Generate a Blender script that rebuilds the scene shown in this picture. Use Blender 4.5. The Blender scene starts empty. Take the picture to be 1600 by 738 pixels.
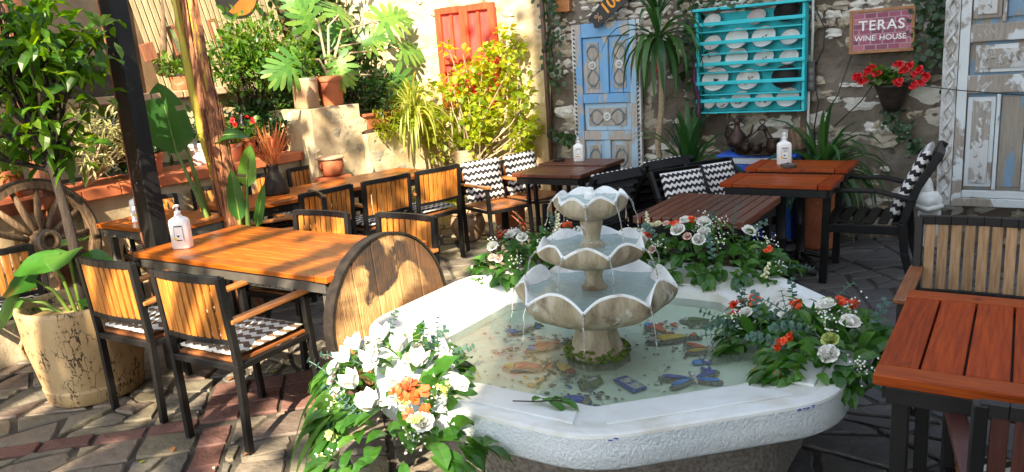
import bpy, bmesh, math, random
from mathutils import Vector as V3, Matrix, Euler, noise
R = math.radians
PI = math.pi
rnd = random.Random(7)
scene = bpy.context.scene
COL = scene.collection

# ------------------------------------------------------------------ camera, sky, sun, exposure
cam_d = bpy.data.cameras.new('camera'); cam = bpy.data.objects.new('camera', cam_d); COL.objects.link(cam)
cam.location = (0, 0, 1.7)
cam.rotation_euler = (Matrix.Rotation(R(34), 3, 'Z') @ Matrix.Rotation(R(77), 3, 'X') @ Matrix.Rotation(R(-4.3), 3, 'Z')).to_euler()
cam_d.sensor_width = 36; cam_d.lens = 27; cam_d.clip_start = 0.05; cam_d.clip_end = 300
scene.camera = cam

SUN_EL = R(37); SUN_H = V3((.453, -.891, 0)).normalized()          # horizontal direction towards the sun
world = bpy.data.worlds.new('World'); scene.world = world; world.use_nodes = True
wn = world.node_tree.nodes; wl = world.node_tree.links
sky = wn.new('ShaderNodeTexSky'); sky.sky_type = 'NISHITA'; sky.sun_disc = False
sky.sun_elevation = SUN_EL; sky.sun_rotation = math.atan2(SUN_H.x, SUN_H.y)
hsv = wn.new('ShaderNodeHueSaturation'); hsv.inputs['Saturation'].default_value = .5   # camera white balance leans warm
wl.new(sky.outputs[0], hsv.inputs['Color']); wl.new(hsv.outputs[0], wn['Background'].inputs[0]); wn['Background'].inputs[1].default_value = 0.11
sun_d = bpy.data.lights.new('sun', 'SUN'); sun = bpy.data.objects.new('sun', sun_d); COL.objects.link(sun)
sun_d.energy = 4.9; sun_d.angle = R(.5); sun_d.color = (1, .86, .64)
trav = -(SUN_H * math.cos(SUN_EL) + V3((0, 0, math.sin(SUN_EL))))
sun.rotation_euler = trav.to_track_quat('-Z', 'Y').to_euler(); sun.location = (3, -6, 9)
scene.view_settings.view_transform = 'Standard'; scene.view_settings.look = 'None'
scene.view_settings.exposure = 2.05; scene.view_settings.gamma = 1
scene.cycles.max_bounces = 8; scene.cycles.diffuse_bounces = 3; scene.cycles.transparent_max_bounces = 16
scene.cycles.use_denoising = True; scene.cycles.caustics_reflective = False; scene.cycles.caustics_refractive = False

# ------------------------------------------------------------------ materials
def nodes(name):
    m = bpy.data.materials.new(name); m.use_nodes = True
    nt = m.node_tree
    return m, nt, nt.nodes['Principled BSDF']
def N(nt, t, **k):
    n = nt.nodes.new(t)
    for a, b in k.items(): setattr(n, a, b)
    return n
def mth(nt, op, a, b=None, c=None):
    n = N(nt, 'ShaderNodeMath', operation=op)
    for i, x in enumerate((a, b, c)):
        if x is None: continue
        if isinstance(x, (int, float)): n.inputs[i].default_value = x
        else: nt.links.new(x, n.inputs[i])
    return n.outputs[0]
def coords(nt, stretch=(1, 1, 1)):
    tc = N(nt, 'ShaderNodeTexCoord'); oi = N(nt, 'ShaderNodeObjectInfo')
    mp = N(nt, 'ShaderNodeMapping'); mp.inputs['Scale'].default_value = stretch
    nt.links.new(tc.outputs['Object'], mp.inputs[0])
    sc = N(nt, 'ShaderNodeVectorMath', operation='SCALE'); sc.inputs[0].default_value = (37, 17, 23)
    nt.links.new(oi.outputs['Random'], sc.inputs['Scale'])
    ad = N(nt, 'ShaderNodeVectorMath', operation='ADD')
    nt.links.new(mp.outputs[0], ad.inputs[0]); nt.links.new(sc.outputs[0], ad.inputs[1])
    return ad.outputs[0]
def ramp(nt, fac, cols):
    r = N(nt, 'ShaderNodeValToRGB'); e = r.color_ramp.elements
    while len(e) < len(cols): e.new(.5)
    for el, (p, c) in zip(e, cols): el.position = p; el.color = (*c, 1)
    nt.links.new(fac, r.inputs[0]); return r.outputs[0]
def mixc(nt, fac, a, b, bl='MIX'):
    n = N(nt, 'ShaderNodeMix', data_type='RGBA', blend_type=bl)
    for i, x in ((0, fac), (6, a), (7, b)):
        if isinstance(x, (int, float)): n.inputs[i].default_value = x
        elif isinstance(x, tuple): n.inputs[i].default_value = (*x, 1)
        else: nt.links.new(x, n.inputs[i])
    return n.outputs[2]
def noisefac(nt, co, scale, detail=4, dist=0, rough=.55):
    n = N(nt, 'ShaderNodeTexNoise'); n.inputs['Scale'].default_value = scale; n.inputs['Detail'].default_value = detail
    n.inputs['Distortion'].default_value = dist; n.inputs['Roughness'].default_value = rough
    nt.links.new(co, n.inputs[0]); return n.outputs[0]
def surf(name, cols, scale=6, stretch=(1, 1, 1), rough=.5, metal=0, bump=0, bscale=None, island=0, coat=0, detail=5,
         spots=None, islandcols=None, spec=.5, rvar=0):
    """cols: ramp stops over stretched noise; island: brightness spread per loose piece; spots: (colour, scale, lo, hi)"""
    m, nt, b = nodes(name)
    co = coords(nt, stretch)
    f = noisefac(nt, co, scale, detail)
    if len(cols) == 1: col = mixc(nt, f, tuple(x * .82 for x in cols[0][1]), tuple(min(1, x * 1.16) for x in cols[0][1]))
    else: col = ramp(nt, f, cols)
    if islandcols or island:
        g = N(nt, 'ShaderNodeNewGeometry')
        if islandcols:
            ic = ramp(nt, g.outputs['Random Per Island'], islandcols)
            col = mixc(nt, 1, ic, mixc(nt, f, (.72, .72, .72), (1.25, 1.25, 1.25)), 'MULTIPLY')
        if island:
            v = mth(nt, 'MULTIPLY_ADD', g.outputs['Random Per Island'], 2 * island, 1 - island)
            h = N(nt, 'ShaderNodeHueSaturation'); nt.links.new(v, h.inputs['Value']); nt.links.new(col, h.inputs['Color'])
            col = h.outputs[0]
    if spots:
        for sc, s, lo, hi in (spots if isinstance(spots, list) else [spots]):
            sf = noisefac(nt, coords(nt), s, 6, .6)
            mr = N(nt, 'ShaderNodeMapRange'); mr.inputs[1].default_value = lo; mr.inputs[2].default_value = hi
            nt.links.new(sf, mr.inputs[0]); col = mixc(nt, mr.outputs[0], col, sc)
    nt.links.new(col, b.inputs['Base Color'])
    b.inputs['Roughness'].default_value = rough; b.inputs['Metallic'].default_value = metal
    if rvar: nt.links.new(mth(nt, 'MULTIPLY_ADD', f, rvar * 2, rough - rvar), b.inputs['Roughness'])
    b.inputs['Coat Weight'].default_value = coat; b.inputs['Coat Roughness'].default_value = .15
    b.inputs['Specular IOR Level'].default_value = spec
    if bump:
        bf = noisefac(nt, co, bscale or scale * 3, 6, 0, .6)
        bn = N(nt, 'ShaderNodeBump'); bn.inputs['Strength'].default_value = bump; bn.inputs['Distance'].default_value = .02
        nt.links.new(bf, bn.inputs['Height']); nt.links.new(bn.outputs[0], b.inputs['Normal'])
    return m
def leafmat(name, c1, c2, c3=None, trans=.45, rough=.4):
    m, nt, b = nodes(name)
    g = N(nt, 'ShaderNodeNewGeometry')
    cols = [(0, c1), (.6, c2)] + ([(1, c3)] if c3 else [])
    col = ramp(nt, g.outputs['Random Per Island'], cols)
    f = noisefac(nt, coords(nt), 30, 2)
    col = mixc(nt, 1, col, mixc(nt, f, (.75, .75, .75), (1.2, 1.2, 1.2)), 'MULTIPLY')
    nt.links.new(col, b.inputs['Base Color']); b.inputs['Roughness'].default_value = rough
    t = N(nt, 'ShaderNodeBsdfTranslucent')
    h = N(nt, 'ShaderNodeHueSaturation'); h.inputs['Hue'].default_value = .475; h.inputs['Saturation'].default_value = 1.1; h.inputs['Value'].default_value = 2.5
    nt.links.new(col, h.inputs['Color']); nt.links.new(h.outputs[0], t.inputs[0])
    mx = N(nt, 'ShaderNodeMixShader'); mx.inputs[0].default_value = trans
    nt.links.new(b.outputs[0], mx.inputs[1]); nt.links.new(t.outputs[0], mx.inputs[2])
    nt.links.new(mx.outputs[0], nt.nodes['Material Output'].inputs[0]); return m
def zigzag(name, dark, light, lam=.026, amp=.85, per=.062, axis='z'):
    m, nt, b = nodes(name)
    tc = N(nt, 'ShaderNodeTexCoord'); s = N(nt, 'ShaderNodeSeparateXYZ'); nt.links.new(tc.outputs['Object'], s.inputs[0])
    w = noisefac(nt, tc.outputs['Object'], 14, 1)
    x = mth(nt, 'PINGPONG', mth(nt, 'ADD', s.outputs[0], 5), lam)
    t = mth(nt, 'ADD', s.outputs[1], s.outputs[2]) if axis == 'yz' else s.outputs[2 if axis == 'z' else 1]
    t = mth(nt, 'ADD', mth(nt, 'MULTIPLY_ADD', x, amp, t), mth(nt, 'MULTIPLY', w, .02))
    fr = mth(nt, 'FRACT', mth(nt, 'DIVIDE', mth(nt, 'ADD', t, 5), per))
    k = mth(nt, 'GREATER_THAN', fr, .52)
    col = mixc(nt, k, dark, light)
    wv = noisefac(nt, tc.outputs['Object'], 320, 1)
    col = mixc(nt, 1, col, mixc(nt, wv, (.75, .75, .75), (1.15, 1.15, 1.15)), 'MULTIPLY')
    nt.links.new(col, b.inputs['Base Color']); b.inputs['Roughness'].default_value = .9
    bn = N(nt, 'ShaderNodeBump'); bn.inputs['Strength'].default_value = .4; bn.inputs['Distance'].default_value = .004
    nt.links.new(wv, bn.inputs['Height']); nt.links.new(bn.outputs[0], b.inputs['Normal'])
    return m
def worn(name, paint, paint2, bare, scale=5, stretch=(1, 1, .25), cut=.5, bare2=None, rough=.7):
    """flaking paint over bare wood"""
    m, nt, b = nodes(name)
    co = coords(nt, stretch); raw = coords(nt)
    pf = noisefac(nt, co, scale, 8, .4, .65)
    grain = noisefac(nt, coords(nt, (9, 9, .8)), 7, 5)
    wood = mixc(nt, grain, tuple(x * .6 for x in bare), bare2 or tuple(min(1, x * 1.3) for x in bare))
    pc = mixc(nt, noisefac(nt, raw, 3.5, 3), paint, paint2)
    mr = N(nt, 'ShaderNodeMapRange'); mr.inputs[1].default_value = cut - .015; mr.inputs[2].default_value = cut + .015
    nt.links.new(pf, mr.inputs[0])
    nt.links.new(mixc(nt, mr.outputs[0], wood, pc), b.inputs['Base Color']); b.inputs['Roughness'].default_value = rough
    bn = N(nt, 'ShaderNodeBump'); bn.inputs['Strength'].default_value = .5; bn.inputs['Distance'].default_value = .006
    nt.links.new(mth(nt, 'MULTIPLY_ADD', mr.outputs[0], .6, grain), bn.inputs['Height']); nt.links.new(bn.outputs[0], b.inputs['Normal'])
    return m

M = {}
M['deck'] = surf('varnished_deck', [(.25, (.20, .042, .004)), (.5, (.38, .092, .007)), (.75, (.52, .15, .014))], 5, (1.2, 22, 22), .3, bump=.12, island=.22, coat=.25, rvar=.12, spots=((.14, .035, .006), 8, .62, .76))
M['deck_y'] = surf('varnished_deck_cross', [(.25, (.15, .018, .002)), (.5, (.27, .036, .003)), (.75, (.36, .060, .006))], 5, (22, 1.2, 22), .42, bump=.15, island=.2, spec=.14, spots=((.10, .022, .006), 9, .62, .75), rvar=.1)
M['deck_end'] = surf('varnished_deck_end', [(.25, (.19, .038, .004)), (.5, (.35, .082, .007)), (.75, (.48, .13, .012))], 5, (22, 1.2, 22), .34, bump=.12, island=.15, coat=.2)
M['rdeck_x'] = surf('red_deck_lengthwise', [(.25, (.15, .022, .002)), (.5, (.27, .045, .004)), (.75, (.36, .075, .008))], 5, (1.2, 22, 22), .40, bump=.15, island=.2, spec=.2, spots=((.10, .022, .006), 9, .62, .75))
M['slat'] = surf('teak_slats', [(.25, (.24, .07, .010)), (.5, (.46, .16, .022)), (.75, (.60, .26, .05))], 5, (20, 20, 1.2), .5, bump=.15, island=.28, coat=.1)
M['greyslat'] = surf('weathered_slats', [(.25, (.22, .12, .055)), (.5, (.36, .21, .10)), (.75, (.46, .30, .17))], 5, (20, 20, 1.2), .6, bump=.2, island=.3)
M['seatslat'] = surf('red_teak', [(.3, (.16, .05, .015)), (.7, (.33, .12, .035))], 5, (20, 1.5, 20), .45, bump=.12, island=.2, coat=.2)
M['arm'] = surf('arm_teak', [(.3, (.24, .08, .02)), (.7, (.48, .19, .045))], 5, (20, 2, 20), .4, bump=.1, coat=.25)
M['shadeslat'] = surf('shaded_slats', [(.3, (.045, .014, .01)), (.7, (.09, .028, .02))], 5, (20, 20, 1.5), .45, bump=.15, island=.25)  # slats darkened for the chair that stands backlit in shade
M['brown'] = surf('brown_deck', [(.3, (.07, .018, .009)), (.7, (.16, .045, .02))], 5, (20, 1.5, 20), .38, bump=.15, island=.25, coat=.15)
M['screenback'] = surf('screen_backing', [(.3, (.10, .06, .03)), (.7, (.18, .11, .06))], 5, rough=.9)
M['redwood'] = surf('red_stained_wood', [(.3, (.13, .028, .01)), (.7, (.27, .065, .022))], 5, (1.5, 16, 16), .5, bump=.15, island=.2)
M['post'] = surf('brown_post_wood', [(.3, (.14, .05, .025)), (.7, (.30, .115, .06))], 5, (14, 14, 1.2), .6, bump=.25)
M['blackmetal'] = surf('black_metal', [(.3, (.006, .006, .006)), (.7, (.013, .012, .012))], 12, spec=.35, rough=.42, bump=.03, spots=((.10, .085, .07), 30, .72, .78))
M['steel'] = surf('greyed_metal', [(.3, (.09, .085, .075)), (.7, (.17, .16, .14))], 8, rough=.45, metal=.5, bump=.05)
M['blackwood'] = surf('black_painted_wood', [(.3, (.004, .004, .0045)), (.7, (.010, .010, .010))], 6, (4, 4, 1), .42, bump=.08, spec=.3)
M['zz'] = zigzag('zigzag_fabric', (.012, .012, .014), (.72, .70, .67))
M['zzseat'] = zigzag('zigzag_seat_fabric', (.035, .028, .024), (.72, .69, .62), .028, .9, .07, 'yz')
M['zztan'] = zigzag('zigzag_tan_fabric', (.16, .10, .06), (.80, .76, .68), .028, .9, .07, 'yz')
M['iron'] = surf('dark_iron', [(.3, (.02, .018, .016)), (.7, (.06, .045, .035))], 20, rough=.6, metal=.6, bump=.25)
M['oldwood'] = surf('old_cart_wood', [(.25, (.04, .025, .014)), (.5, (.12, .07, .035)), (.75, (.26, .17, .09))], 5, (10, 10, 2), .75, bump=.5)
M['discwood'] = surf('cracked_disc_wood', [(.2, (.26, .13, .045)), (.5, (.44, .26, .10)), (.8, (.54, .36, .16))], 4, (10, 10, 1.2), .7, bump=.5, island=.12,
                     spots=[((.035, .02, .013), 3.4, .50, .545), ((.12, .055, .02), 2.2, .46, .60)])
M['terracotta'] = surf('terracotta', [(.3, (.30, .075, .03)), (.7, (.48, .15, .06))], 5, rough=.75, bump=.12, spots=((.5, .33, .22), 6, .62, .74))
M['palepot'] = surf('pale_clay', [(.3, (.34, .20, .11)), (.7, (.52, .35, .22))], 5, rough=.8, bump=.2, spots=((.6, .5, .4), 5, .58, .7))
M['whitepot'] = surf('white_glaze', [(.3, (.62, .62, .60)), (.7, (.8, .8, .78))], 4, rough=.3)
M['soil'] = surf('soil', [(.3, (.03, .018, .01)), (.7, (.09, .055, .03))], 40, rough=.95, bump=1, bscale=80)
M['bark'] = surf('bark', [(.3, (.014, .009, .006)), (.7, (.042, .027, .018))], 12, (6, 6, 1), .9, bump=.7)
M['palebark'] = surf('pale_bark', [(.3, (.30, .22, .13)), (.7, (.5, .4, .26))], 12, (3, 3, 14), .85, bump=.7)
M['leaf'] = leafmat('citrus_leaf', (.022, .075, .006), (.05, .14, .010), (.12, .21, .016), .5)
M['shrubleaf'] = leafmat('shrub_leaf', (.028, .09, .010), (.065, .16, .016), (.14, .22, .03))
M['vineleaf'] = leafmat('vine_leaf', (.11, .19, .012), (.24, .30, .02), (.36, .38, .04), .5)
M['darkleaf'] = leafmat('dark_leaf', (.010, .035, .010), (.02, .06, .014), (.035, .09, .02), .3)
M['glossleaf'] = leafmat('gloss_leaf', (.022, .085, .010), (.045, .145, .018), (.085, .20, .035), .3, .32)
M['palmleaf'] = leafmat('strap_leaf', (.014, .06, .014), (.03, .10, .022), (.055, .145, .03), .3, .38)
M['spiderleaf'] = leafmat('spider_leaf', (.16, .22, .03), (.28, .33, .05), (.42, .44, .12), .45)
M['euca'] = leafmat('eucalyptus_leaf', (.06, .13, .10), (.11, .20, .16), (.16, .26, .20), .25, .6)
M['oleander'] = leafmat('cream_leaf', (.18, .20, .07), (.34, .33, .14), (.5, .46, .24), .35, .55)
M['banana'] = leafmat('banana_leaf', (.02, .09, .015), (.035, .13, .02), (.09, .22, .025), .45, .35)
M['monstera'] = leafmat('monstera_leaf', (.05, .15, .03), (.10, .23, .04), (.19, .31, .06), .4, .35)
M['purple'] = leafmat('purple_leaf', (.05, .012, .05), (.09, .02, .08), (.13, .04, .10), .3)
M['dry'] = leafmat('dry_grass', (.38, .16, .04), (.55, .27, .09), (.5, .14, .06), .3, .8)
M['white'] = surf('white_petal', [(.3, (.80, .80, .74)), (.7, (.86, .86, .82))], 20, rough=.6)
M['cream'] = surf('cream_petal', [(.3, (.72, .68, .42)), (.7, (.82, .80, .62))], 14, rough=.6)
M['pink'] = surf('pink_petal', [(.3, (.78, .45, .40)), (.7, (.82, .66, .58))], 14, rough=.6)
M['orange'] = surf('orange_petal', [(.3, (.64, .045, .010)), (.7, (.80, .11, .02))], 14, rough=.55)
M['stalk'] = surf('green_stalk', [(.3, (.06, .12, .015)), (.7, (.14, .2, .03))], 9, rough=.5)
M['red'] = surf('red_petal', [(.3, (.55, .008, .012)), (.7, (.72, .025, .03))], 20, rough=.5)
M['greenbud'] = surf('green_bud', [(.3, (.35, .45, .10)), (.7, (.55, .6, .25))], 14, rough=.5)
M['plastic'] = surf('white_plastic', [(.3, (.78, .78, .77)), (.7, (.82, .82, .81))], 3, rough=.28)
M['ink'] = surf('black_ink', [(.3, (.012, .012, .014)), (.7, (.02, .02, .022))], 3, rough=.4)
M['yellow'] = surf('yellow_print', [(.5, (.75, .5, .06)), (.6, (.8, .56, .08))], 3, rough=.4)
M['copper'] = surf('dark_copper', [(.3, (.02, .014, .011)), (.7, (.07, .042, .03))], 9, rough=.42, metal=.6, bump=.2)
M['enamel'] = surf('white_enamel', [(.3, (.66, .68, .66)), (.7, (.8, .81, .79))], 4, rough=.22, spots=((.05, .045, .045), 30, .74, .77))
M['graydish'] = surf('pinkish_enamel', [(.3, (.48, .40, .40)), (.7, (.6, .53, .52))], 4, rough=.25)
M['blacktray'] = surf('blackened_tray', [(.3, (.008, .008, .009)), (.7, (.018, .017, .017))], 8, rough=.5, bump=.1)
M['turq'] = worn('turquoise_paint', (.02, .48, .56), (.04, .58, .64), (.22, .2, .17), 7, (1, 1, .6), .30)
M['bluedoor'] = worn('blue_flaking_paint', (.11, .31, .60), (.20, .40, .62), (.40, .36, .32), 4, (1.6, 1, .5), .46, (.54, .5, .45))
M['doorgrey'] = worn('greyed_door_wood', (.42, .54, .60), (.20, .40, .62), (.36, .31, .26), 4, (1.6, 1, .5), .47, (.54, .5, .45))
M['carve'] = worn('carved_relief_wood', (.09, .14, .18), (.20, .25, .27), (.30, .26, .20), 12, (1, 1, 1), .42, (.4, .36, .3))
M['tanpanel'] = surf('tan_panel', [(.3, (.27, .24, .20)), (.7, (.42, .40, .36))], 8, (4, 4, 1), .8, bump=.2)
M['whitedoor'] = worn('white_flaking_paint', (.72, .75, .74), (.56, .63, .66), (.30, .25, .2), 3.6, (.8, 1, .42), .465, (.46, .41, .35))
M['whitecarve'] = worn('white_carved_relief', (.70, .72, .70), (.46, .46, .45), (.30, .26, .21), 7, (1, 1, .6), .46, (.5, .46, .4))
M['bluewash'] = worn('blue_washed_paint', (.12, .25, .42), (.30, .43, .52), (.34, .28, .2), 3.2, (1.5, 1, .3), .5, (.44, .40, .34))
M['bluecab'] = worn('cabinet_blue_paint', (.016, .09, .50), (.03, .12, .58), (.55, .55, .53), 5, (1, 1, .8), .36)
M['whitepaint'] = worn('cabinet_white_paint', (.72, .74, .76), (.6, .63, .66), (.03, .10, .36), 5, (.6, 1, 1), .38)
M['glass'] = surf('dusty_dark_glass', [(.3, (.05, .06, .065)), (.7, (.11, .12, .125))], 4, rough=.2)
M['shutter'] = surf('red_shutter_paint', [(.3, (.52, .035, .012)), (.7, (.66, .075, .022))], 5, (5, 5, 1), .55, bump=.2)
M['shutterpanel'] = surf('red_shutter_panel', [(.3, (.40, .035, .03)), (.7, (.54, .08, .06))], 4, (5, 5, 1), .6, bump=.2)
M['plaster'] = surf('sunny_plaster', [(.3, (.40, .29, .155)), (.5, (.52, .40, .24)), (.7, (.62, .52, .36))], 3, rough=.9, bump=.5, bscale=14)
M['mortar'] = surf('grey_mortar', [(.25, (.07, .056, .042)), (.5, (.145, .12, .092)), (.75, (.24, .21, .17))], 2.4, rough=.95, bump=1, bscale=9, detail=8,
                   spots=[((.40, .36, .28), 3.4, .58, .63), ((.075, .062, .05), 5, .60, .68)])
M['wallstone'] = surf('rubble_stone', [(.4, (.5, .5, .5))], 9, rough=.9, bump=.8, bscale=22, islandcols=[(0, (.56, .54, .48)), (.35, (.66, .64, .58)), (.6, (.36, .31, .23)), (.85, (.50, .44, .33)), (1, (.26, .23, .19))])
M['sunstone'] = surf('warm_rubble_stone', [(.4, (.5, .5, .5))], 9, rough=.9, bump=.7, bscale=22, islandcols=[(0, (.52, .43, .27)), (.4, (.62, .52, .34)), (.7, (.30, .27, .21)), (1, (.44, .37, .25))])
M['flag'] = surf('flagstone', [(.4, (.5, .5, .5))], 9, rough=.7, bump=1, bscale=13, islandcols=[(0, (.17, .14, .09)), (.25, (.23, .195, .13)), (.5, (.12, .11, .09)), (.8, (.21, .165, .12)), (.92, (.16, .105, .08)), (1, (.11, .10, .088))], rvar=.15,
                 spots=((.09, .08, .065), 6, .60, .72))
M['flagshade'] = surf('shaded_flagstone', [(.4, (.5, .5, .5))], 7, rough=.62, bump=.9, bscale=16, islandcols=[(0, (.075, .075, .078)), (.3, (.12, .115, .11)), (.6, (.06, .06, .065)), (1, (.10, .095, .09))], rvar=.15)  # darker copy of the flagstone for paving that lies in shade
M['brick'] = surf('red_paver', [(.4, (.5, .5, .5))], 9, rough=.75, bump=.8, bscale=20, islandcols=[(0, (.14, .062, .045)), (.5, (.19, .095, .075)), (1, (.11, .05, .038))])
M['grout'] = surf('dark_grout', [(.3, (.035, .03, .024)), (.7, (.085, .072, .055))], 8, rough=.95, bump=.6)
M['coping'] = surf('brick_coping', [(.3, (.30, .07, .025)), (.7, (.46, .14, .05))], 4, rough=.7, bump=.3, island=.2)
M['marble'] = surf('white_basin_stone', [(.25, (.58, .60, .57)), (.5, (.68, .71, .69)), (.75, (.76, .79, .78))], 3, rough=.5, bump=.12, bscale=30, detail=8, spots=[((.46, .42, .32), 3, .50, .78), ((.24, .20, .14), 40, .72, .77), ((.34, .32, .26), 1.6, .66, .72)])
M['render'] = surf('white_roughcast', [(.3, (.62, .70, .74)), (.7, (.76, .82, .85))], 5, rough=.8, bump=.8, bscale=85, spots=[((.05, .05, .06), 26, .75, .77), ((.02, .04, .30), 9, .76, .785)])
M['bluechip'] = surf('blue_chipped_edge', [(.3, (.012, .02, .22)), (.7, (.03, .06, .38))], 20, rough=.6)
M['plinth'] = surf('speckled_plinth', [(.3, (.07, .062, .052)), (.5, (.15, .135, .115)), (.7, (.24, .22, .19))], 60, rough=.8, bump=.3)
M['bowlout'] = surf('stained_bowl_stone', [(.25, (.14, .11, .065)), (.5, (.32, .27, .175)), (.75, (.50, .45, .35))], 4, (4, 4, .8), rough=.65, bump=.5, bscale=22, detail=8, spots=[((.09, .05, .018), 5, .55, .68), ((.55, .55, .50), 9, .64, .72)])
M['bowlrim'] = surf('white_bowl_rim', [(.3, (.66, .70, .70)), (.7, (.8, .82, .82))], 6, rough=.5, bump=.15, spots=[((.35, .28, .18), 7, .56, .74), ((.03, .08, .38), 5, .68, .70), ((.16, .12, .07), 15, .66, .74)])
M['pool'] = surf('pool_floor', [(.3, (.64, .74, .58)), (.7, (.78, .86, .70))], 4, rough=.6, spots=((.36, .36, .26), 6, .62, .8))
M['moss'] = surf('moss', [(.3, (.05, .09, .008)), (.7, (.17, .25, .025))], 40, rough=.95, bump=1)
M['slatwall'] = surf('cream_reed', [(.3, (.27, .21, .11)), (.7, (.46, .38, .23))], 4, (14, 14, 1), .7, bump=.2, island=.15)
M['darkwall'] = surf('dark_backing', [(.3, (.03, .022, .015)), (.7, (.07, .05, .035))], 5, rough=.9)
M['houseplaster'] = surf('house_plaster', [(.3, (.40, .36, .30)), (.7, (.52, .48, .41))], 2, rough=.9, bump=.2)
M['mirror'] = surf('old_mirror', [(.3, (.6, .62, .64)), (.7, (.7, .72, .74))], 3, rough=.12, metal=.9)
M['blue_bright'] = surf('blue_glass_piece', [(.3, (.005, .14, .62)), (.7, (.02, .28, .85))], 20, rough=.2)
M['blue_deep'] = surf('deep_blue_glass', [(.3, (.008, .015, .30)), (.7, (.02, .03, .48))], 20, rough=.2)
M['redglass'] = surf('red_glass_piece', [(.3, (.62, .03, .008)), (.7, (.80, .12, .01))], 20, rough=.25)
M['yellowglass'] = surf('yellow_glass_piece', [(.3, (.70, .42, .01)), (.7, (.80, .58, .03))], 20, rough=.25)
M['mosaicrim'] = surf('pebble_mosaic', [(.3, (.06, .04, .03)), (.5, (.16, .115, .085)), (.7, (.45, .38, .31))], 90, rough=.6, bump=.5)
M['mosaicwhite'] = surf('mirror_chips', [(.35, (.10, .08, .07)), (.45, (.5, .46, .42)), (.65, (.78, .76, .74))], 80, rough=.35, bump=.4)
M['pinkbrick'] = surf('printed_brick', [(.4, (.5, .5, .5))], 12, rough=.5, islandcols=[(0, (.20, .03, .08)), (.4, (.34, .08, .14)), (.7, (.45, .16, .18)), (1, (.13, .02, .07))])
M['printgrout'] = surf('printed_grout', [(.3, (.36, .20, .26)), (.7, (.52, .36, .40))], 12, rough=.5)
M['frame'] = surf('sign_frame_wood', [(.3, (.24, .10, .035)), (.7, (.42, .20, .08))], 6, (3, 12, 12), .5, bump=.2)
M['signorange'] = surf('sign_orange', [(.3, (.72, .26, .012)), (.7, (.82, .34, .02))], 4, rough=.45)
M['sienna'] = surf('sign_sienna', [(.3, (.40, .10, .015)), (.7, (.56, .17, .03))], 4, rough=.4)
M['cable'] = surf('black_cable', [(.3, (.01, .01, .011)), (.7, (.018, .018, .018))], 9, rough=.5)
M['whitecable'] = surf('white_conduit', [(.3, (.5, .5, .48)), (.7, (.62, .62, .6))], 9, rough=.5)
M['pipe'] = surf('brown_pipe', [(.3, (.055, .022, .015)), (.7, (.10, .045, .03))], 7, rough=.5)
M['bananastem'] = surf('banana_stem', [(.3, (.34, .30, .02)), (.55, (.52, .40, .03)), (.75, (.40, .22, .04))], 4, (5, 5, .6), .5, bump=.15)
M['fibre'] = surf('dry_sheath', [(.3, (.06, .02, .012)), (.5, (.28, .10, .04)), (.7, (.50, .26, .12))], 5, (14, 14, .8), .8, bump=.6, island=.4)

def crackmat():
    m, nt, b = nodes('crackled_clay')
    co = coords(nt, (34, 34, 11)); d = N(nt, 'ShaderNodeMix', data_type='VECTOR')
    n = N(nt, 'ShaderNodeTexNoise'); n.inputs['Scale'].default_value = 2.6; n.inputs['Detail'].default_value = 5; nt.links.new(co, n.inputs[0])
    ad = N(nt, 'ShaderNodeVectorMath', operation='MULTIPLY_ADD'); ad.inputs[1].default_value = (.9, .9, .9)
    nt.links.new(n.outputs[1], ad.inputs[0]); nt.links.new(co, ad.inputs[2])
    v = N(nt, 'ShaderNodeTexVoronoi', feature='DISTANCE_TO_EDGE'); v.inputs['Scale'].default_value = 1; nt.links.new(ad.outputs[0], v.inputs[0])
    gate = noisefac(nt, coords(nt), 9, 3)
    k = mth(nt, 'LESS_THAN', v.outputs[0], mth(nt, 'MULTIPLY', mth(nt, 'SUBTRACT', gate, .46), .30))
    f = noisefac(nt, coords(nt), 5, 6)
    base = ramp(nt, f, [(.3, (.33, .21, .095)), (.5, (.41, .275, .135)), (.7, (.47, .34, .18))])
    nt.links.new(mixc(nt, k, base, (.05, .028, .014)), b.inputs['Base Color']); b.inputs['Roughness'].default_value = .7
    bn = N(nt, 'ShaderNodeBump'); bn.inputs['Strength'].default_value = .8; bn.inputs['Distance'].default_value = .01; bn.invert = True
    nt.links.new(k, bn.inputs['Height']); nt.links.new(bn.outputs[0], b.inputs['Normal'])
    return m
M['crackle'] = crackmat()
def watermat(name, tint, ripple, rscale, milk=(.5, .6, .5), murk=.3):
    m, nt, b = nodes(name); nt.nodes.remove(b)
    tr = N(nt, 'ShaderNodeBsdfTransparent'); tr.inputs[0].default_value = (*tint, 1)
    gl = N(nt, 'ShaderNodeBsdfGlossy'); gl.inputs['Roughness'].default_value = .03
    fr = N(nt, 'ShaderNodeFresnel'); fr.inputs[0].default_value = 1.33
    bn = N(nt, 'ShaderNodeBump'); bn.inputs['Strength'].default_value = ripple; bn.inputs['Distance'].default_value = .01
    co = coords(nt)
    nt.links.new(noisefac(nt, co, rscale, 3, .8), bn.inputs['Height'])
    nt.links.new(bn.outputs[0], gl.inputs['Normal']); nt.links.new(bn.outputs[0], fr.inputs['Normal'])
    mx = N(nt, 'ShaderNodeMixShader'); nt.links.new(fr.outputs[0], mx.inputs[0])
    df = N(nt, 'ShaderNodeBsdfDiffuse'); df.inputs[0].default_value = (*milk, 1); mk = N(nt, 'ShaderNodeMixShader'); mk.inputs[0].default_value = murk
    nt.links.new(tr.outputs[0], mk.inputs[1]); nt.links.new(df.outputs[0], mk.inputs[2])
    nt.links.new(mk.outputs[0], mx.inputs[1]); nt.links.new(gl.outputs[0], mx.inputs[2])
    nt.links.new(mx.outputs[0], nt.nodes['Material Output'].inputs[0]); return m
M['water'] = watermat('pool_water', (.93, .98, .95), .3, 16, (.66, .80, .62), .11)
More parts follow.
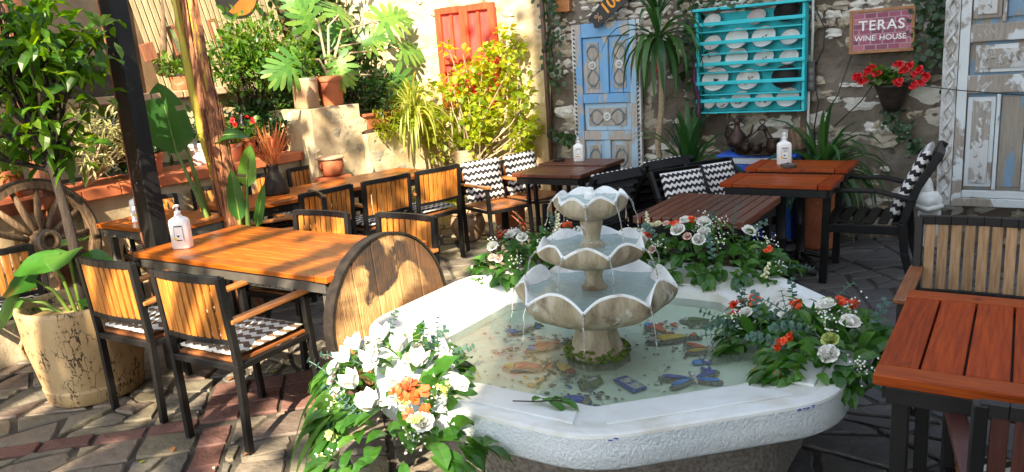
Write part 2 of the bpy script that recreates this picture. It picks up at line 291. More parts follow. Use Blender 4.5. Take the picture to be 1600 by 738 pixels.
M['bowlwater'] = watermat('bowl_water', (.88, .97, .95), .45, 26, (.60, .80, .76), .42)
def streammat():
    m, nt, b = nodes('falling_water'); b.inputs['Base Color'].default_value = (.95, .97, .97, 1)
    b.inputs['Transmission Weight'].default_value = .85; b.inputs['Roughness'].default_value = .12; b.inputs['IOR'].default_value = 1.2
    return m
M['stream'] = streammat()

# ------------------------------------------------------------------ mesh builder
class MB:
    def __init__(s): s.v = []; s.f = []; s.m = []
    def add(s, vs, fs, mi=0):
        o = len(s.v); s.v += [tuple(v) for v in vs]
        s.f += [tuple(i + o for i in f) for f in fs]; s.m += [mi] * len(fs)
    def box(s, c, d, rot=None, mi=0):
        c = V3(c); q = Euler(rot).to_matrix() if rot and len(rot) == 3 and not isinstance(rot, Matrix) else (rot or Matrix.Identity(3))
        vs = [c + q @ V3((x * d[0] / 2, y * d[1] / 2, z * d[2] / 2)) for x in (-1, 1) for y in (-1, 1) for z in (-1, 1)]
        s.add(vs, [(0, 1, 3, 2), (4, 6, 7, 5), (0, 4, 5, 1), (2, 3, 7, 6), (0, 2, 6, 4), (1, 5, 7, 3)], mi)
    def bar(s, p, q, w, h, mi=0, up=(0, 0, 1)):
        p, q = V3(p), V3(q); d = q - p; L = d.length; d.normalize(); up = V3(up)
        if abs(d.dot(up)) > .98: up = V3((0, 1, 0)) if abs(d.y) < .9 else V3((1, 0, 0))
        x = d.cross(up).normalized(); z = x.cross(d)
        mtx = Matrix((x, d, z)).transposed(); s.box((p + q) / 2, (w, L, h), mtx, mi)
    def tube(s, pts, r, n=8, mi=0, cap=True):
        pts = [V3(p) for p in pts]; k = len(pts)
        rs = r if isinstance(r, (list, tuple)) else [r] * k
        t0 = (pts[1] - pts[0]).normalized(); a = t0.orthogonal().normalized(); vs = []
        for i in range(k):
            t = (pts[min(i + 1, k - 1)] - pts[max(i - 1, 0)]).normalized()
            a = (a - t * a.dot(t)).normalized(); b = t.cross(a)
            for j in range(n):
                g = 2 * PI * j / n; vs.append(pts[i] + (a * math.cos(g) + b * math.sin(g)) * rs[i])
        fs = [(i * n + j, i * n + (j + 1) % n, (i + 1) * n + (j + 1) % n, (i + 1) * n + j) for i in range(k - 1) for j in range(n)]
        if cap: fs += [tuple(range(n - 1, -1, -1)), tuple(range((k - 1) * n, k * n))]
        s.add(vs, fs, mi)
    def lathe(s, prof, n=28, c=(0, 0, 0), mi=0, mod=None, axis=None, cap=True):
        c = V3(c); vs = []
        for i, (r, z) in enumerate(prof):
            for j in range(n):
                g = 2 * PI * j / n; rr, zz = (r, z) if not mod else mod(r, z, g, i)
                p = V3((rr * math.cos(g), rr * math.sin(g), zz)); vs.append(c + (axis @ p if axis else p))
        k = len(prof)
        fs = [(i * n + j, i * n + (j + 1) % n, (i + 1) * n + (j + 1) % n, (i + 1) * n + j) for i in range(k - 1) for j in range(n)]
        if cap and prof[0][0] > 1e-4: fs.append(tuple(range(n - 1, -1, -1)))
        if cap and prof[-1][0] > 1e-4: fs.append(tuple(range((k - 1) * n, k * n)))
        s.add(vs, fs, mi)
    def prism(s, poly, z0, z1, mtx=None, mi=0):
        """poly in local xy extruded along local z, mapped by mtx (4x4)"""
        n = len(poly); mtx = mtx or Matrix.Identity(4)
        vs = [mtx @ V3((x, y, z)) for z in (z0, z1) for x, y in poly]
        s.add(vs, [tuple(range(n - 1, -1, -1)), tuple(range(n, 2 * n))] + [(i, (i + 1) % n, n + (i + 1) % n, n + i) for i in range(n)], mi)
    def leaf(s, p, d, nrm, L, W, seg=2, droop=0, fold=.25, mi=0, power=1., round_=False):
        p, d, nrm = V3(p), V3(d).normalized(), V3(nrm)
        x = d.cross(nrm)
        if x.length < 1e-3: x = d.orthogonal()
        x.normalize(); vs = [p.copy()]; q = p.copy(); st = L / (seg + 1)
        for i in range(1, seg + 2):
            d = (d + V3((0, 0, -droop * i / (seg + 1)))).normalized(); q = q + d * st
            up = x.cross(d)
            if i <= seg:
                t = i / (seg + 1)
                w = W / 2 * (math.sin(PI * t ** power) ** (.55 if round_ else .8))
                vs += [q - x * w + up * w * fold, q.copy(), q + x * w + up * w * fold]
        vs.append(q); e = len(vs) - 1
        fs = [(0, 2, 1), (0, 3, 2)]
        for i in range(seg - 1):
            a = 1 + 3 * i; fs += [(a, a + 1, a + 4, a + 3), (a + 1, a + 2, a + 5, a + 4)]
        a = 1 + 3 * (seg - 1); fs += [(a, a + 1, e), (a + 1, a + 2, e)]
        s.add(vs, fs, mi)
    def blob(s, c, r, mi=0, amp=.18, seed=0, sub=2):
        bm = bmesh.new(); bmesh.ops.create_icosphere(bm, subdivisions=sub, radius=1)
        vs = []
        for v in bm.verts:
            k = 1 + amp * noise.noise(v.co * 1.7 + V3((seed * 3.1, seed * 1.7, seed)))
            vs.append(V3(c) + V3((v.co.x * r[0] * k, v.co.y * r[1] * k, v.co.z * r[2] * k)))
        s.add(vs, [tuple(v.index for v in f.verts) for f in bm.faces], mi); bm.free()
    def build(s, name, mats, parent=None, smooth=False, bevel=0, loc=None):
        me = bpy.data.meshes.new(name); me.from_pydata(s.v, [], s.f); me.update()
        mats = mats if isinstance(mats, (list, tuple)) else [mats]
        for m in mats: me.materials.append(M[m] if isinstance(m, str) else m)
        if len(mats) > 1: me.polygons.foreach_set('material_index', s.m)
        if smooth: me.polygons.foreach_set('use_smooth', [True] * len(me.polygons))
        o = bpy.data.objects.new(name, me); COL.objects.link(o)
        if parent: o.parent = parent
        if loc: o.location = loc
        if bevel:
            b = o.modifiers.new('bevel', 'BEVEL'); b.width = bevel; b.segments = 2; b.limit_method = 'ANGLE'
            b.angle_limit = R(40)
        return o
def tag(o, label=None, cat=None, group=None, kind=None):
    for k, v in (('label', label), ('category', cat), ('group', group), ('kind', kind)):
        if v: o[k] = v
    return o
def thing(name, label, cat, loc=(0, 0, 0), rz=0, group=None):
    o = bpy.data.objects.new(name, None); COL.objects.link(o); o.empty_display_size = .1
    o.location = loc; o.rotation_euler = (0, 0, R(rz)); return tag(o, label, cat, group)
def copy_tree(o, parent=None):
    c = o.copy(); COL.objects.link(c)
    if parent: c.parent = parent
    for ch in o.children: copy_tree(ch, c)
    return c
def struct(mb, name, mats, **k): return tag(mb.build(name, mats, **k), kind='structure')
def text_mesh(name, body, size, mat, mtx, parent=None, extrude=.004, spacing=1., bold=.0):
    cu = bpy.data.curves.new(name, 'FONT'); cu.body = body; cu.size = size; cu.extrude = extrude; cu.offset = bold
    cu.align_x = 'CENTER'; cu.align_y = 'CENTER'; cu.space_character = spacing
    t = bpy.data.objects.new(name, cu); COL.objects.link(t); me = bpy.data.meshes.new_from_object(t)
    bpy.data.objects.remove(t); bpy.data.curves.remove(cu)
    me.transform(mtx); me.materials.clear(); me.materials.append(M[mat])
    o = bpy.data.objects.new(name, me); COL.objects.link(o)
    if parent: o.parent = parent
    return o
def gauss3(r=rnd): return V3((r.gauss(0, 1), r.gauss(0, 1), r.gauss(0, 1)))
def rdir(r=rnd): return gauss3(r).normalized()
# ------------------------------------------------------------------ ground: flagstones and brick courses set in grout
def clip(poly, n, d):
    out = []
    for i in range(len(poly)):
        a, b = poly[i], poly[(i + 1) % len(poly)]
        da, db = a[0] * n[0] + a[1] * n[1] - d, b[0] * n[0] + b[1] * n[1] - d
        if da <= 0: out.append(a)
        if da * db < 0:
            t = da / (da - db); out.append((a[0] + (b[0] - a[0]) * t, a[1] + (b[1] - a[1]) * t))
    return out
seeds = []
C45 = math.sqrt(.5)
def rot45(p, q): return ((p - q) * C45, (p + q) * C45)
ZB = (((-2.2, -.95, 3.85, 3.97), (.23, .12)), ((-.92, -.77, 3.0, 3.84), (.15, .22)), ((-2.9, -2.2, 4.58, 4.69), (.2, .11)), ((-.95, -.15, 3.90, 4.42), (.18, .175)), ((2.2, 2.9, 5.2, 5.9), (.16, .16)))
prs = random.Random(3)
cells = []
def split(poly, tgt):
    n = len(poly); A = abs(sum(poly[i][0] * poly[i - 1][1] - poly[i - 1][0] * poly[i][1] for i in range(n))) / 2
    ps = [v[0] for v in poly]; qs = [v[1] for v in poly]; w, h = max(ps) - min(ps), max(qs) - min(qs)
    if A < tgt and w < .66 and h < .5: cells.append((poly, 0)); return
    a = (0 if w * .92 > h else PI / 2) + prs.gauss(0, .36); nn = (math.cos(a), math.sin(a))
    d = [v[0] * nn[0] + v[1] * nn[1] for v in poly]; c = min(d) + (max(d) - min(d)) * prs.uniform(.34, .66)
    t2 = prs.choice((.05, .08, .12, .16))
    for s_ in (1, -1):
        h_ = clip(poly, (nn[0] * s_, nn[1] * s_), c * s_)
        if len(h_) > 2: split(h_, t2 if A < .6 else tgt)
for i in range(-4, 7):
    for j in range(-1, 9):
        x, y = rot45(i * 1.2 + .6, j * 1.2 + .6)
        if -8 < x < 2.8 and -1.2 < y < 7.8: split([(i * 1.2, j * 1.2), (i * 1.2 + 1.2, j * 1.2), (i * 1.2 + 1.2, j * 1.2 + 1.2), (i * 1.2, j * 1.2 + 1.2)], .06)
for k in range(len(cells)):                                          # make room for the brick courses
    poly = cells[k][0]
    for (a, b, c, d), _ in ZB:
        ps = [v[0] for v in poly]; qs = [v[1] for v in poly]
        if not poly or max(ps) <= a or min(ps) >= b or max(qs) <= c or min(qs) >= d: continue
        opts = [clip(poly, (1, 0), a), clip(poly, (-1, 0), -b), clip(poly, (0, 1), c), clip(poly, (0, -1), -d)]
        poly = max(opts, key=lambda o: abs(sum(o[i][0] * o[i - 1][1] - o[i - 1][0] * o[i][1] for i in range(len(o)))) if len(o) > 2 else 0)
        if len(poly) < 3: poly = []; break
    cells[k] = (poly, 0)
for (a, b, c, d), (sx, sy) in ZB:
    nx, ny = max(1, round((b - a) / sx)), max(1, round((d - c) / sy))
    for j in range(ny):
        for i in range(nx): x0, y0 = a + i * (b - a) / nx, c + j * (d - c) / ny; cells.append(([(x0, y0), (x0 + (b - a) / nx, y0), (x0 + (b - a) / nx, y0 + (d - c) / ny), (x0, y0 + (d - c) / ny)], 1))
pv = MB()
for poly, kind in cells:
    if len(poly) < 3: continue
    x, y = sum(v[0] for v in poly) / len(poly), sum(v[1] for v in poly) / len(poly)
    gap = .005 if kind else prs.uniform(.007, .014); n0 = len(poly); base = poly
    for i in range(n0):
        (ax_, ay_), (bx_, by_) = base[i], base[(i + 1) % n0]; L = math.hypot(bx_ - ax_, by_ - ay_)
        if L < 1e-5 or len(poly) < 3: continue
        nn = ((by_ - ay_) / L, -(bx_ - ax_) / L)
        if (x - ax_) * nn[0] + (y - ay_) * nn[1] > 0: nn = (-nn[0], -nn[1])
        poly = clip(poly, nn, ax_ * nn[0] + ay_ * nn[1] - gap)
    if len(poly) < 3: continue
    pts = []
    for i in range(len(poly)):                                       # roughen and round the outline
        pa, pb = poly[i], poly[(i + 1) % len(poly)]; L = math.hypot(pb[0] - pa[0], pb[1] - pa[1])
        if L < .015: continue
        ns = max(2, int(L / .05)) if not kind else 2
        for t in range(ns):
            w = prs.uniform(-.009, .003) if t else -(.004 if kind else prs.uniform(.006, .016))
            px, py = pa[0] + (pb[0] - pa[0]) * t / ns, pa[1] + (pb[1] - pa[1]) * t / ns
            dx, dy = px - x, py - y; l = math.hypot(dx, dy) or 1
            pts.append((px + dx / l * w, py + dy / l * w))
    if len(pts) < 3: continue
    z = prs.uniform(-.006, .004); tx, ty = prs.uniform(-.02, .02), prs.uniform(-.02, .02)
    def P(f, dz): return [(x + (p[0] - x) * f, y + (p[1] - y) * f, z + dz + (p[0] - x) * tx + (p[1] - y) * ty) for p in pts]
    n = len(pts); vs = P(1, -.03) + P(1, -.009) + P(.95, 0) + P(.55, .002)
    fs = [(i + r * n, (i + 1) % n + r * n, (i + 1) % n + (r + 1) * n, i + (r + 1) * n) for r in (0, 1, 2) for i in range(n)] + [tuple(range(3 * n, 4 * n))]
    vs = [(*rot45(a, c), e) for a, c, e in vs]; wx, wy = rot45(x, y)
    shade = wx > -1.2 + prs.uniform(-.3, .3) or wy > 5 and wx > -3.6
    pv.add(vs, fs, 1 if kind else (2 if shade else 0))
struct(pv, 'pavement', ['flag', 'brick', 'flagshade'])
g = MB(); g.add([(-60, -60, -.014), (60, -60, -.014), (60, 60, -.014), (-60, 60, -.014)], [(0, 1, 2, 3)])
struct(g, 'ground', 'grout')

# ------------------------------------------------------------------ rubble back wall (one wall: mortar bed with proud stones)
wr = random.Random(11)
def rubble_wall(name, label, xa, xb, zb, zt, y, mats, stones, seed):
    w = MB(); nx, nz = int((xb - xa) / .04), int((zt - zb) / .04)
    vs = []
    for j in range(nz + 1):
        for i in range(nx + 1):
            px, pz = xa + (xb - xa) * i / nx, zb + (zt - zb) * j / nz
            h = .035 * noise.noise(V3((px * 2.1, pz * 2.1, seed))) + .022 * noise.noise(V3((px * 7, pz * 7, seed + 4))) + .010 * noise.noise(V3((px * 19, pz * 19, seed + 9)))
            vs.append((px, y + h, pz))
    w.add(vs, [(j * (nx + 1) + i, j * (nx + 1) + i + 1, (j + 1) * (nx + 1) + i + 1, (j + 1) * (nx + 1) + i) for j in range(nz) for i in range(nx)])
    w.box(((xa + xb) / 2, y + .27, (zb + zt) / 2), (xb - xa, .4, zt - zb))
    for (px, pz, sx, sz, dep) in stones:
        w.blob((px, y + .010, pz), (sx, dep, sz), 1, .85, wr.random() * 50, 2)
    o = w.build(name, mats, smooth=False); tag(o, label, 'wall'); return o
st = []
for _ in range(250):                                                   # exposed stones in the smeared lower part
    x, z = wr.uniform(-4.0, .9), wr.uniform(.05, 1.75); s = wr.choice((.02, .03, .04, .05, .06, .085, .10)) * wr.uniform(.8, 1.2)
    st.append((x, z, s * wr.uniform(1, 1.7), s * wr.uniform(.5, .9), .034))
z = 1.62
while z < 3.1:                                                         # coursed rubble above
    x = -4.0; h = wr.uniform(.035, .075)
    while x < 1:
        w_ = wr.uniform(.05, .17)
        if z > 1.74 or wr.random() < .45: st.append((x + w_ / 2, z + wr.uniform(-.012, .012), w_ * .52, h * .55, .03))
        x += w_ + .006
    z += h * 1.06
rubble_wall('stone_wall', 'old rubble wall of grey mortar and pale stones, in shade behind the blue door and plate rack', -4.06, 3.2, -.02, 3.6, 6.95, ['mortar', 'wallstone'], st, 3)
st = []
for _ in range(150):
    x, z = wr.uniform(-7.5, -4.1), wr.uniform(.1, 3); s = wr.uniform(.03, .09)
    st.append((x, z, s * wr.uniform(1, 1.6), s * .8, .022))
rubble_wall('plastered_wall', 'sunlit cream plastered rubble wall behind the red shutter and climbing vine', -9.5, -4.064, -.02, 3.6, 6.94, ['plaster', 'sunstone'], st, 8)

# ------------------------------------------------------------------ planted terraces on the left
def stone_block(name, label, cat, x0, x1, y0, y1, z0, z1, mats, n, seed, faces='xy'):
    b = MB(); r = random.Random(seed); b.box(((x0 + x1) / 2, (y0 + y1) / 2, (z0 + z1) / 2), (x1 - x0, y1 - y0, z1 - z0))
    for _ in range(n):
        s = r.uniform(.035, .10); z = r.uniform(z0 + .03, z1 - .04)
        if r.random() < .75: b.blob((x1 - .004, r.uniform(y0 + .03, y1 - .03), z), (.008, s * 1.3, s * .9), 1, .7, r.random() * 40)
        else: b.blob((r.uniform(x0 + .03, x1 - .03), y0 + .004, z), (s * 1.2, .008, s * .9), 1, .7, r.random() * 40)
    return tag(b.build(name, mats, bevel=.012), label, cat)
stone_block('retaining_wall', 'long low cream retaining wall with red brick coping behind the wagon wheel and long table', 'wall', -7.2, -5.78, .2, 5.02, -.02, .90, ['plaster', 'sunstone'], 90, 4)
bk = MB(); y = .2
while y < 5.0:
    L = min(.30, 5.02 - y); bk.box((-6.02, y + L / 2, .945), (.62, L - .006, .085)); y += L
cp = bk.build('brick_coping', 'coping', bevel=.008); cp.parent = bpy.data.objects['retaining_wall']
fl = MB(); fl.box((-6.62, 2.6, .93), (.56, 4.8, .06)); so = fl.build('soil', 'soil'); so.parent = bpy.data.objects['retaining_wall']
stone_block('stone_pier', 'short square stone pier carrying two large flower pots at the end of the long table', 'pier', -6.15, -5.56, 5.04, 5.68, -.02, 1.37, ['plaster', 'sunstone'], 46, 5)
lw = stone_block('garden_wall', 'low sunlit plastered garden wall between the stone pier and the red shutter', 'wall', -6.6, -5.5, 5.685, 6.9, -.02, 1.06, ['plaster', 'sunstone'], 16, 6)
fl = MB(); fl.box((-6.05, 6.29, 1.075), (.98, 1.12, .05)); fl.build('soil', 'soil', lw)
up = stone_block('upper_terrace', 'upper terrace step with pale stone ledge below the cream slatted screen', 'terrace', -8.4, -6.92, .2, 6.88, -.02, 1.56, ['plaster', 'sunstone'], 60, 9)
bk = MB(); y = .2
while y < 6.8: bk.box((-7.0, y + .17, 1.595), (.34, .33, .07)); y += .34
bk.build('ledge', 'palepot', up, bevel=.01)
sb = stone_block('corner_bed', 'low rough stone bed in the sunny corner under the climbing vine', 'planter', -5.49, -4.66, 6.36, 6.9, -.02, .50, ['plaster', 'sunstone'], 14, 12)
fl = MB(); fl.box((-5.07, 6.64, .52), (.72, .42, .05)); fl.build('soil', 'soil', sb)

# cream slatted screen with its boards running aslant
s = MB(); y = 4.72
while y < 6.5:
    for a, b in ((0, 1),):
        zt = 3.3; s.bar((-7.28, y, 1.6), (-7.28, y - .36, zt), .051, .012, up=(1, 0, 0))
    y += .066
s.box((-7.31, 5.45, 2.45), (.02, 2.1, 1.75), mi=1)
sc_ = s.build('slat_screen', ['slatwall', 'screenback'], bevel=.004); tag(sc_, 'cream screen of narrow aslant slats hung with old tools on the upper terrace', 'screen')

# lean-to at the far left: posts, roof, plank rail, dark panel for shade
lt = thing('lean_to', 'dark timber lean-to with brown posts and sloping roof at the far left', 'shelter', (-6.6, 1.6, 0))
b = MB(); b.box((-.35, -.05, 2.62), (2.6, 3.3, .05), (0, R(6), 0)); b.build('roof', 'darkwall', lt)
for (x, y) in ((.82, 1.10), (.82, -.9)):
    b = MB(); b.box((x, y, 1.26), (.13, .13, 2.52)); b.build('post', 'post', lt, bevel=.008)
b = MB(); b.bar((.82, -1.6, 2.56), (.82, 1.7, 2.56), .1, .12); b.build('beam', 'post', lt, bevel=.006)
b = MB()
for k in range(4): b.box((-.28, -.1, 1.07 + k * .145), (.03, 3.1, .12))
b.build('plank_rail', 'redwood', lt, bevel=.004)
b = MB(); b.box((-.66, .50, 2.3), (.05, 4.6, 1.5)); b.build('shade_panel', 'darkwall', lt)  # dark panel added where the background sinks into shade
# scroll ornament on the planks
b = MB()
for cy, cz, s_ in ((2.28, 1.30, 1), (2.52, 1.30, -1), (2.28, 1.46, -1), (2.52, 1.46, 1)):
    b.tube([(-6.84, cy + s_ * .09 * math.exp(-.25 * a) * math.cos(a), cz + .09 * math.exp(-.25 * a) * math.sin(a)) for a in [i * .35 for i in range(22)]], .011, 6)
b.tube([(-6.84, 2.05, 1.38), (-6.84, 2.4, 1.36), (-6.84, 2.78, 1.38)], .012, 6); b.box((-6.84, 2.4, 1.21), (.02, .7, .02))
tag(b.build('iron_scroll', 'iron', smooth=True), 'black wrought iron scroll ornament fixed on red planks behind the pale shrub', 'ornament')

# unseen house added behind the viewer, turned along the sun to shade the yard
ho = thing('house', 'unseen plastered house added behind the viewer to shade the right half of the yard', 'house', (1.45, -4, 0), 26.95)
h = MB(); h.box((7, -4, 6.5), (14, 8, 13.1)); h.build('walls', 'houseplaster', ho)
h = MB(); h.box((7, -4, 13.2), (14.3, 8.3, .3)); h.build('roof', 'terracotta', ho)
for zz in (2.2, 5.4, 8.6):
    for xx in (2.4, 5.4, 8.4, 11.4):
        b = MB(); b.box((xx, .012, zz), (1.0, .05, 1.5)); w_ = b.build('window', 'glass', ho)
        b = MB(); b.box((xx, .04, zz - .8), (1.2, .14, .08)); b.build('sill', 'palepot', w_)

# ------------------------------------------------------------------ foliage helpers
def shrub(fm, clumps, n, L, W, r, seg=1, droop=.25, up=.35, fold=.25, mi=0, spread=None, round_=False):
    """leaves in clumps: clumps = [(centre, radii)]; leaf tips point outwards and up"""
    tot = sum(a[1][0] * a[1][1] * a[1][2] for a in clumps) or 1
    for c, rad in clumps:
        c = V3(c); k = max(3, int(n * rad[0] * rad[1] * rad[2] / tot))
        for _ in range(k):
            d = rdir(r); q = r.random() ** .45
            p = c + V3((d.x * rad[0], d.y * rad[1], d.z * rad[2])) * q
            dd = (d * .8 + rdir(r) * .7 + V3((0, 0, up))).normalized()
            nn = (V3((0, 0, 1)) + rdir(r) * .7).normalized(); s = r.uniform(.65, 1.25)
            fm.leaf(p, dd, nn, L * s, W * s, seg, droop, fold, mi, round_=round_)
def subclumps(c, rad, k, size, r):
    out = []
    for _ in range(k):
        d = rdir(r); q = r.random() ** .5
        s = size * r.uniform(.6, 1.3)
        out.append(((c[0] + d.x * rad[0] * q, c[1] + d.y * rad[1] * q, c[2] + d.z * rad[2] * q), (s, s, s * .8)))
    return out
def straps(fm, c, n, L, W, r, tilt=(.1, 1.2), droop=.5, seg=5, mi=0, fold=.35, az=None):
    for k in range(n):
        a = r.uniform(0, 2 * PI) if az is None else r.gauss(*az); e = r.uniform(*tilt); s = r.uniform(.7, 1.1)
        d = V3((math.cos(a) * math.sin(e), math.sin(a) * math.sin(e), math.cos(e)))
        p = V3(c) + V3((math.cos(a), math.sin(a), 0)) * .01
        fm.leaf(p, d, V3((0, 0, 1)) if e > .25 else V3((math.cos(a), math.sin(a), .3)), L * s, W * s, seg, droop * (.4 + e * .6), fold, mi, power=.75)
def stems(mb, base, tips, r0, r1, r, n=5, bend=.08, mi=0):
    for t in tips:
        b, t = V3(base), V3(t); m1 = b.lerp(t, .35) + rdir(r) * bend * (t - b).length; m2 = b.lerp(t, .7) + rdir(r) * bend * .6 * (t - b).length
        mb.tube([b, m1, m2, t], [r0, r0 * .75 + r1 * .25, (r0 + r1) / 2, r1], n, mi, False)

# unseen tree added behind the viewer so its crown dapples the sunlit left half
pt = thing('shade_tree', 'unseen tree added behind the viewer so its crown dapples the sunny tables', 'tree', (-1.0, -6.2, 0))
b = MB(); b.tube([(0, 0, 0), (.1, .1, 2), (.05, .5, 4), (.2, 1.2, 5.6)], [.28, .24, .2, .14], 12, cap=False)
tr = random.Random(21)
cl = []
for _ in range(46):
    cl.append(((tr.uniform(-1.7, 2.7), tr.uniform(.6, 6.2), tr.uniform(5.3, 8.3)), (tr.uniform(.35, .7),) * 3))
stems(b, (.1, .6, 4.2), [c[0] for c in cl[::3]], .09, .02, tr, 6)
b.build('trunk', 'bark', pt, smooth=True)
floor_shade = [((1.4 + tr.uniform(-1.1, .9), .45 + tr.uniform(-.45, .30), tr.uniform(5.6, 6.4)), (.45, .45, .4)) for _ in range(16)]  # leaf clusters added to cast shade on the front paving
table_shade = [((.3 + tr.uniform(-.9, .9), 4.0 + tr.uniform(-.6, .6), tr.uniform(6.1, 7.0)), (.45, .45, .4)) for _ in range(9)]  # leaf clusters added to shade the chairs at the long table
b = MB(); shrub(b, floor_shade, 520, .20, .17, tr, 1, .1, .1); shrub(b, table_shade, 130, .20, .17, tr, 1, .1, .1); shrub(b, cl, 900, .20, .16, tr, 1, .1, .1); b.build('crown', 'leaf', pt)
# ------------------------------------------------------------------ fountain
FX, FY = -1.52, 2.87
ft = thing('fountain', 'three tiered scalloped stone fountain in a white octagonal basin with flowers on its rim', 'fountain', (FX, FY, 0))
def octo(ap, round_=.28, n=7):
    """octagon of apothem ap with rounded corners, as angle list -> points"""
    pts = []; c = ap / math.cos(PI / 8)
    V_ = [(c * math.cos(PI / 8 + k * PI / 4), c * math.sin(PI / 8 + k * PI / 4)) for k in range(8)]
    for k in range(8):
        p, a, b = V3((*V_[k], 0)), V3((*V_[k - 1], 0)), V3((*V_[(k + 1) % 8], 0))
        u, w = p.lerp(a, round_), p.lerp(b, round_)
        for t in range(n): q = t / (n - 1); e = u * (1 - q) ** 2 + p * 2 * q * (1 - q) + w * q * q; pts.append((e.x * 1.025 - .02, e.y * .985 + .125))
    return pts
def loft(mb, rings, mi=0, close_last=False, wob=0):
    n = len(rings[0][0]); vs = []
    for pts, z in rings:
        for (x, y) in pts:
            k = noise.noise(V3((x * 3, y * 3, z * 3))) * wob
            vs.append((x * (1 + k), y * (1 + k), z + k * .4))
    fs = [(i * n + j, i * n + (j + 1) % n, (i + 1) * n + (j + 1) % n, (i + 1) * n + j) for i in range(len(rings) - 1) for j in range(n)]
    if close_last: fs.append(tuple(range((len(rings) - 1) * n, len(rings) * n)))
    mb.add(vs, fs, mi)
b = MB(); loft(b, [(octo(1.0, .18), .368), (octo(1.045, .18), .372), (octo(1.06, .18), .386), (octo(1.055, .18), .44), (octo(1.055, .18), .488)], wob=.006)
b.build('basin_side', 'render', ft, smooth=True)
b = MB(); loft(b, [(octo(1.055, .18), .488), (octo(1.052, .18), .497), (octo(1.042, .18), .501), (octo(1.0, .15), .500), (octo(.99, .14), .494), (octo(.745, .05), .452), (octo(.715, .04), .440), (octo(.70, .03), .36)], wob=.003)
b.build('basin_rim', 'marble', ft)
for k in range(8):                                                   # slightly raised slab on each side of the rim
    a = k * PI / 4 + PI / 2; ca, sa = math.cos(a), math.sin(a); b = MB(); vs = []
    for dz in (-.01, .006):
        for ap, z, hw in ((.962, .4915, .335), (.765, .4565, .255)):
            for s_ in (-1, 1): t_ = ap * .985; vs.append(((ca * t_ - sa * s_ * hw) * 1.04 - .02, sa * t_ + ca * s_ * hw + .125, z + dz))
    b.add(vs, [(0, 1, 3, 2), (4, 6, 7, 5), (0, 4, 5, 1), (2, 3, 7, 6), (0, 2, 6, 4), (1, 5, 7, 3)]); b.build('rim_slab', 'marble', ft, bevel=.004)
b = MB(); er = random.Random(5); ring = octo(1.0545, .18)                          # blue paint left in chips along the lip
for k in range(len(ring)):
    p, q = V3((*ring[k], 0)), V3((*ring[(k + 1) % len(ring)], 0)); L = (q - p).length
    for _ in range(max(1, int(L / .012))):
        if er.random() < .8 and noise.noise(p.lerp(q, .5) * 2.1 + V3((3.3, 0, 0))) > .16:
            t = er.random(); c = p.lerp(q, t); c.z = er.gauss(.487, .0026); d = (q - p).normalized()
            b.blob((c.x, c.y, c.z), (er.uniform(.003, .014) * abs(d.x) + .0025, er.uniform(.003, .014) * abs(d.y) + .0025, er.uniform(.0008, .0022)), 0, .5, er.random() * 30, 1)
tag(b.build('chipped_paint', 'bluechip', ft), kind='stuff')
b = MB(); loft(b, [(octo(.82, .3), -.02), (octo(.82, .3), .369)]); b.build('plinth', 'plinth', ft)
b = MB(); loft(b, [(octo(.72, .1), .362), (octo(.5, .1), .360)], 0, True); b.build('pool_floor', 'pool', ft)
b = MB(); oc = [(1, 0)]
def ngon(n, r, ph=0): return [(r * math.cos(2 * PI * k / n + ph), r * math.sin(2 * PI * k / n + ph)) for k in range(n)]
loft(b, [(ngon(8, .150, .2), .36), (ngon(8, .145, .2), .405), (ngon(8, .122, .2), .43), (ngon(8, .096, .2), .50), (ngon(8, .088, .2), .56)], 0, True)
b.build('pedestal', 'bowlout', ft, bevel=.004)
b = MB()
for _ in range(150):
    a = er.uniform(0, 2 * PI); z = er.choice((.405, .41, .418, .43)) + er.gauss(0, .006); rr = .146 - max(0, z - .405) * .9
    b.blob((rr * math.cos(a), rr * math.sin(a), z), (.012, .012, .007), 0, .5, er.random() * 50, 1)
b.build('moss', 'moss', ft, smooth=True)
A0 = R(-62.1)
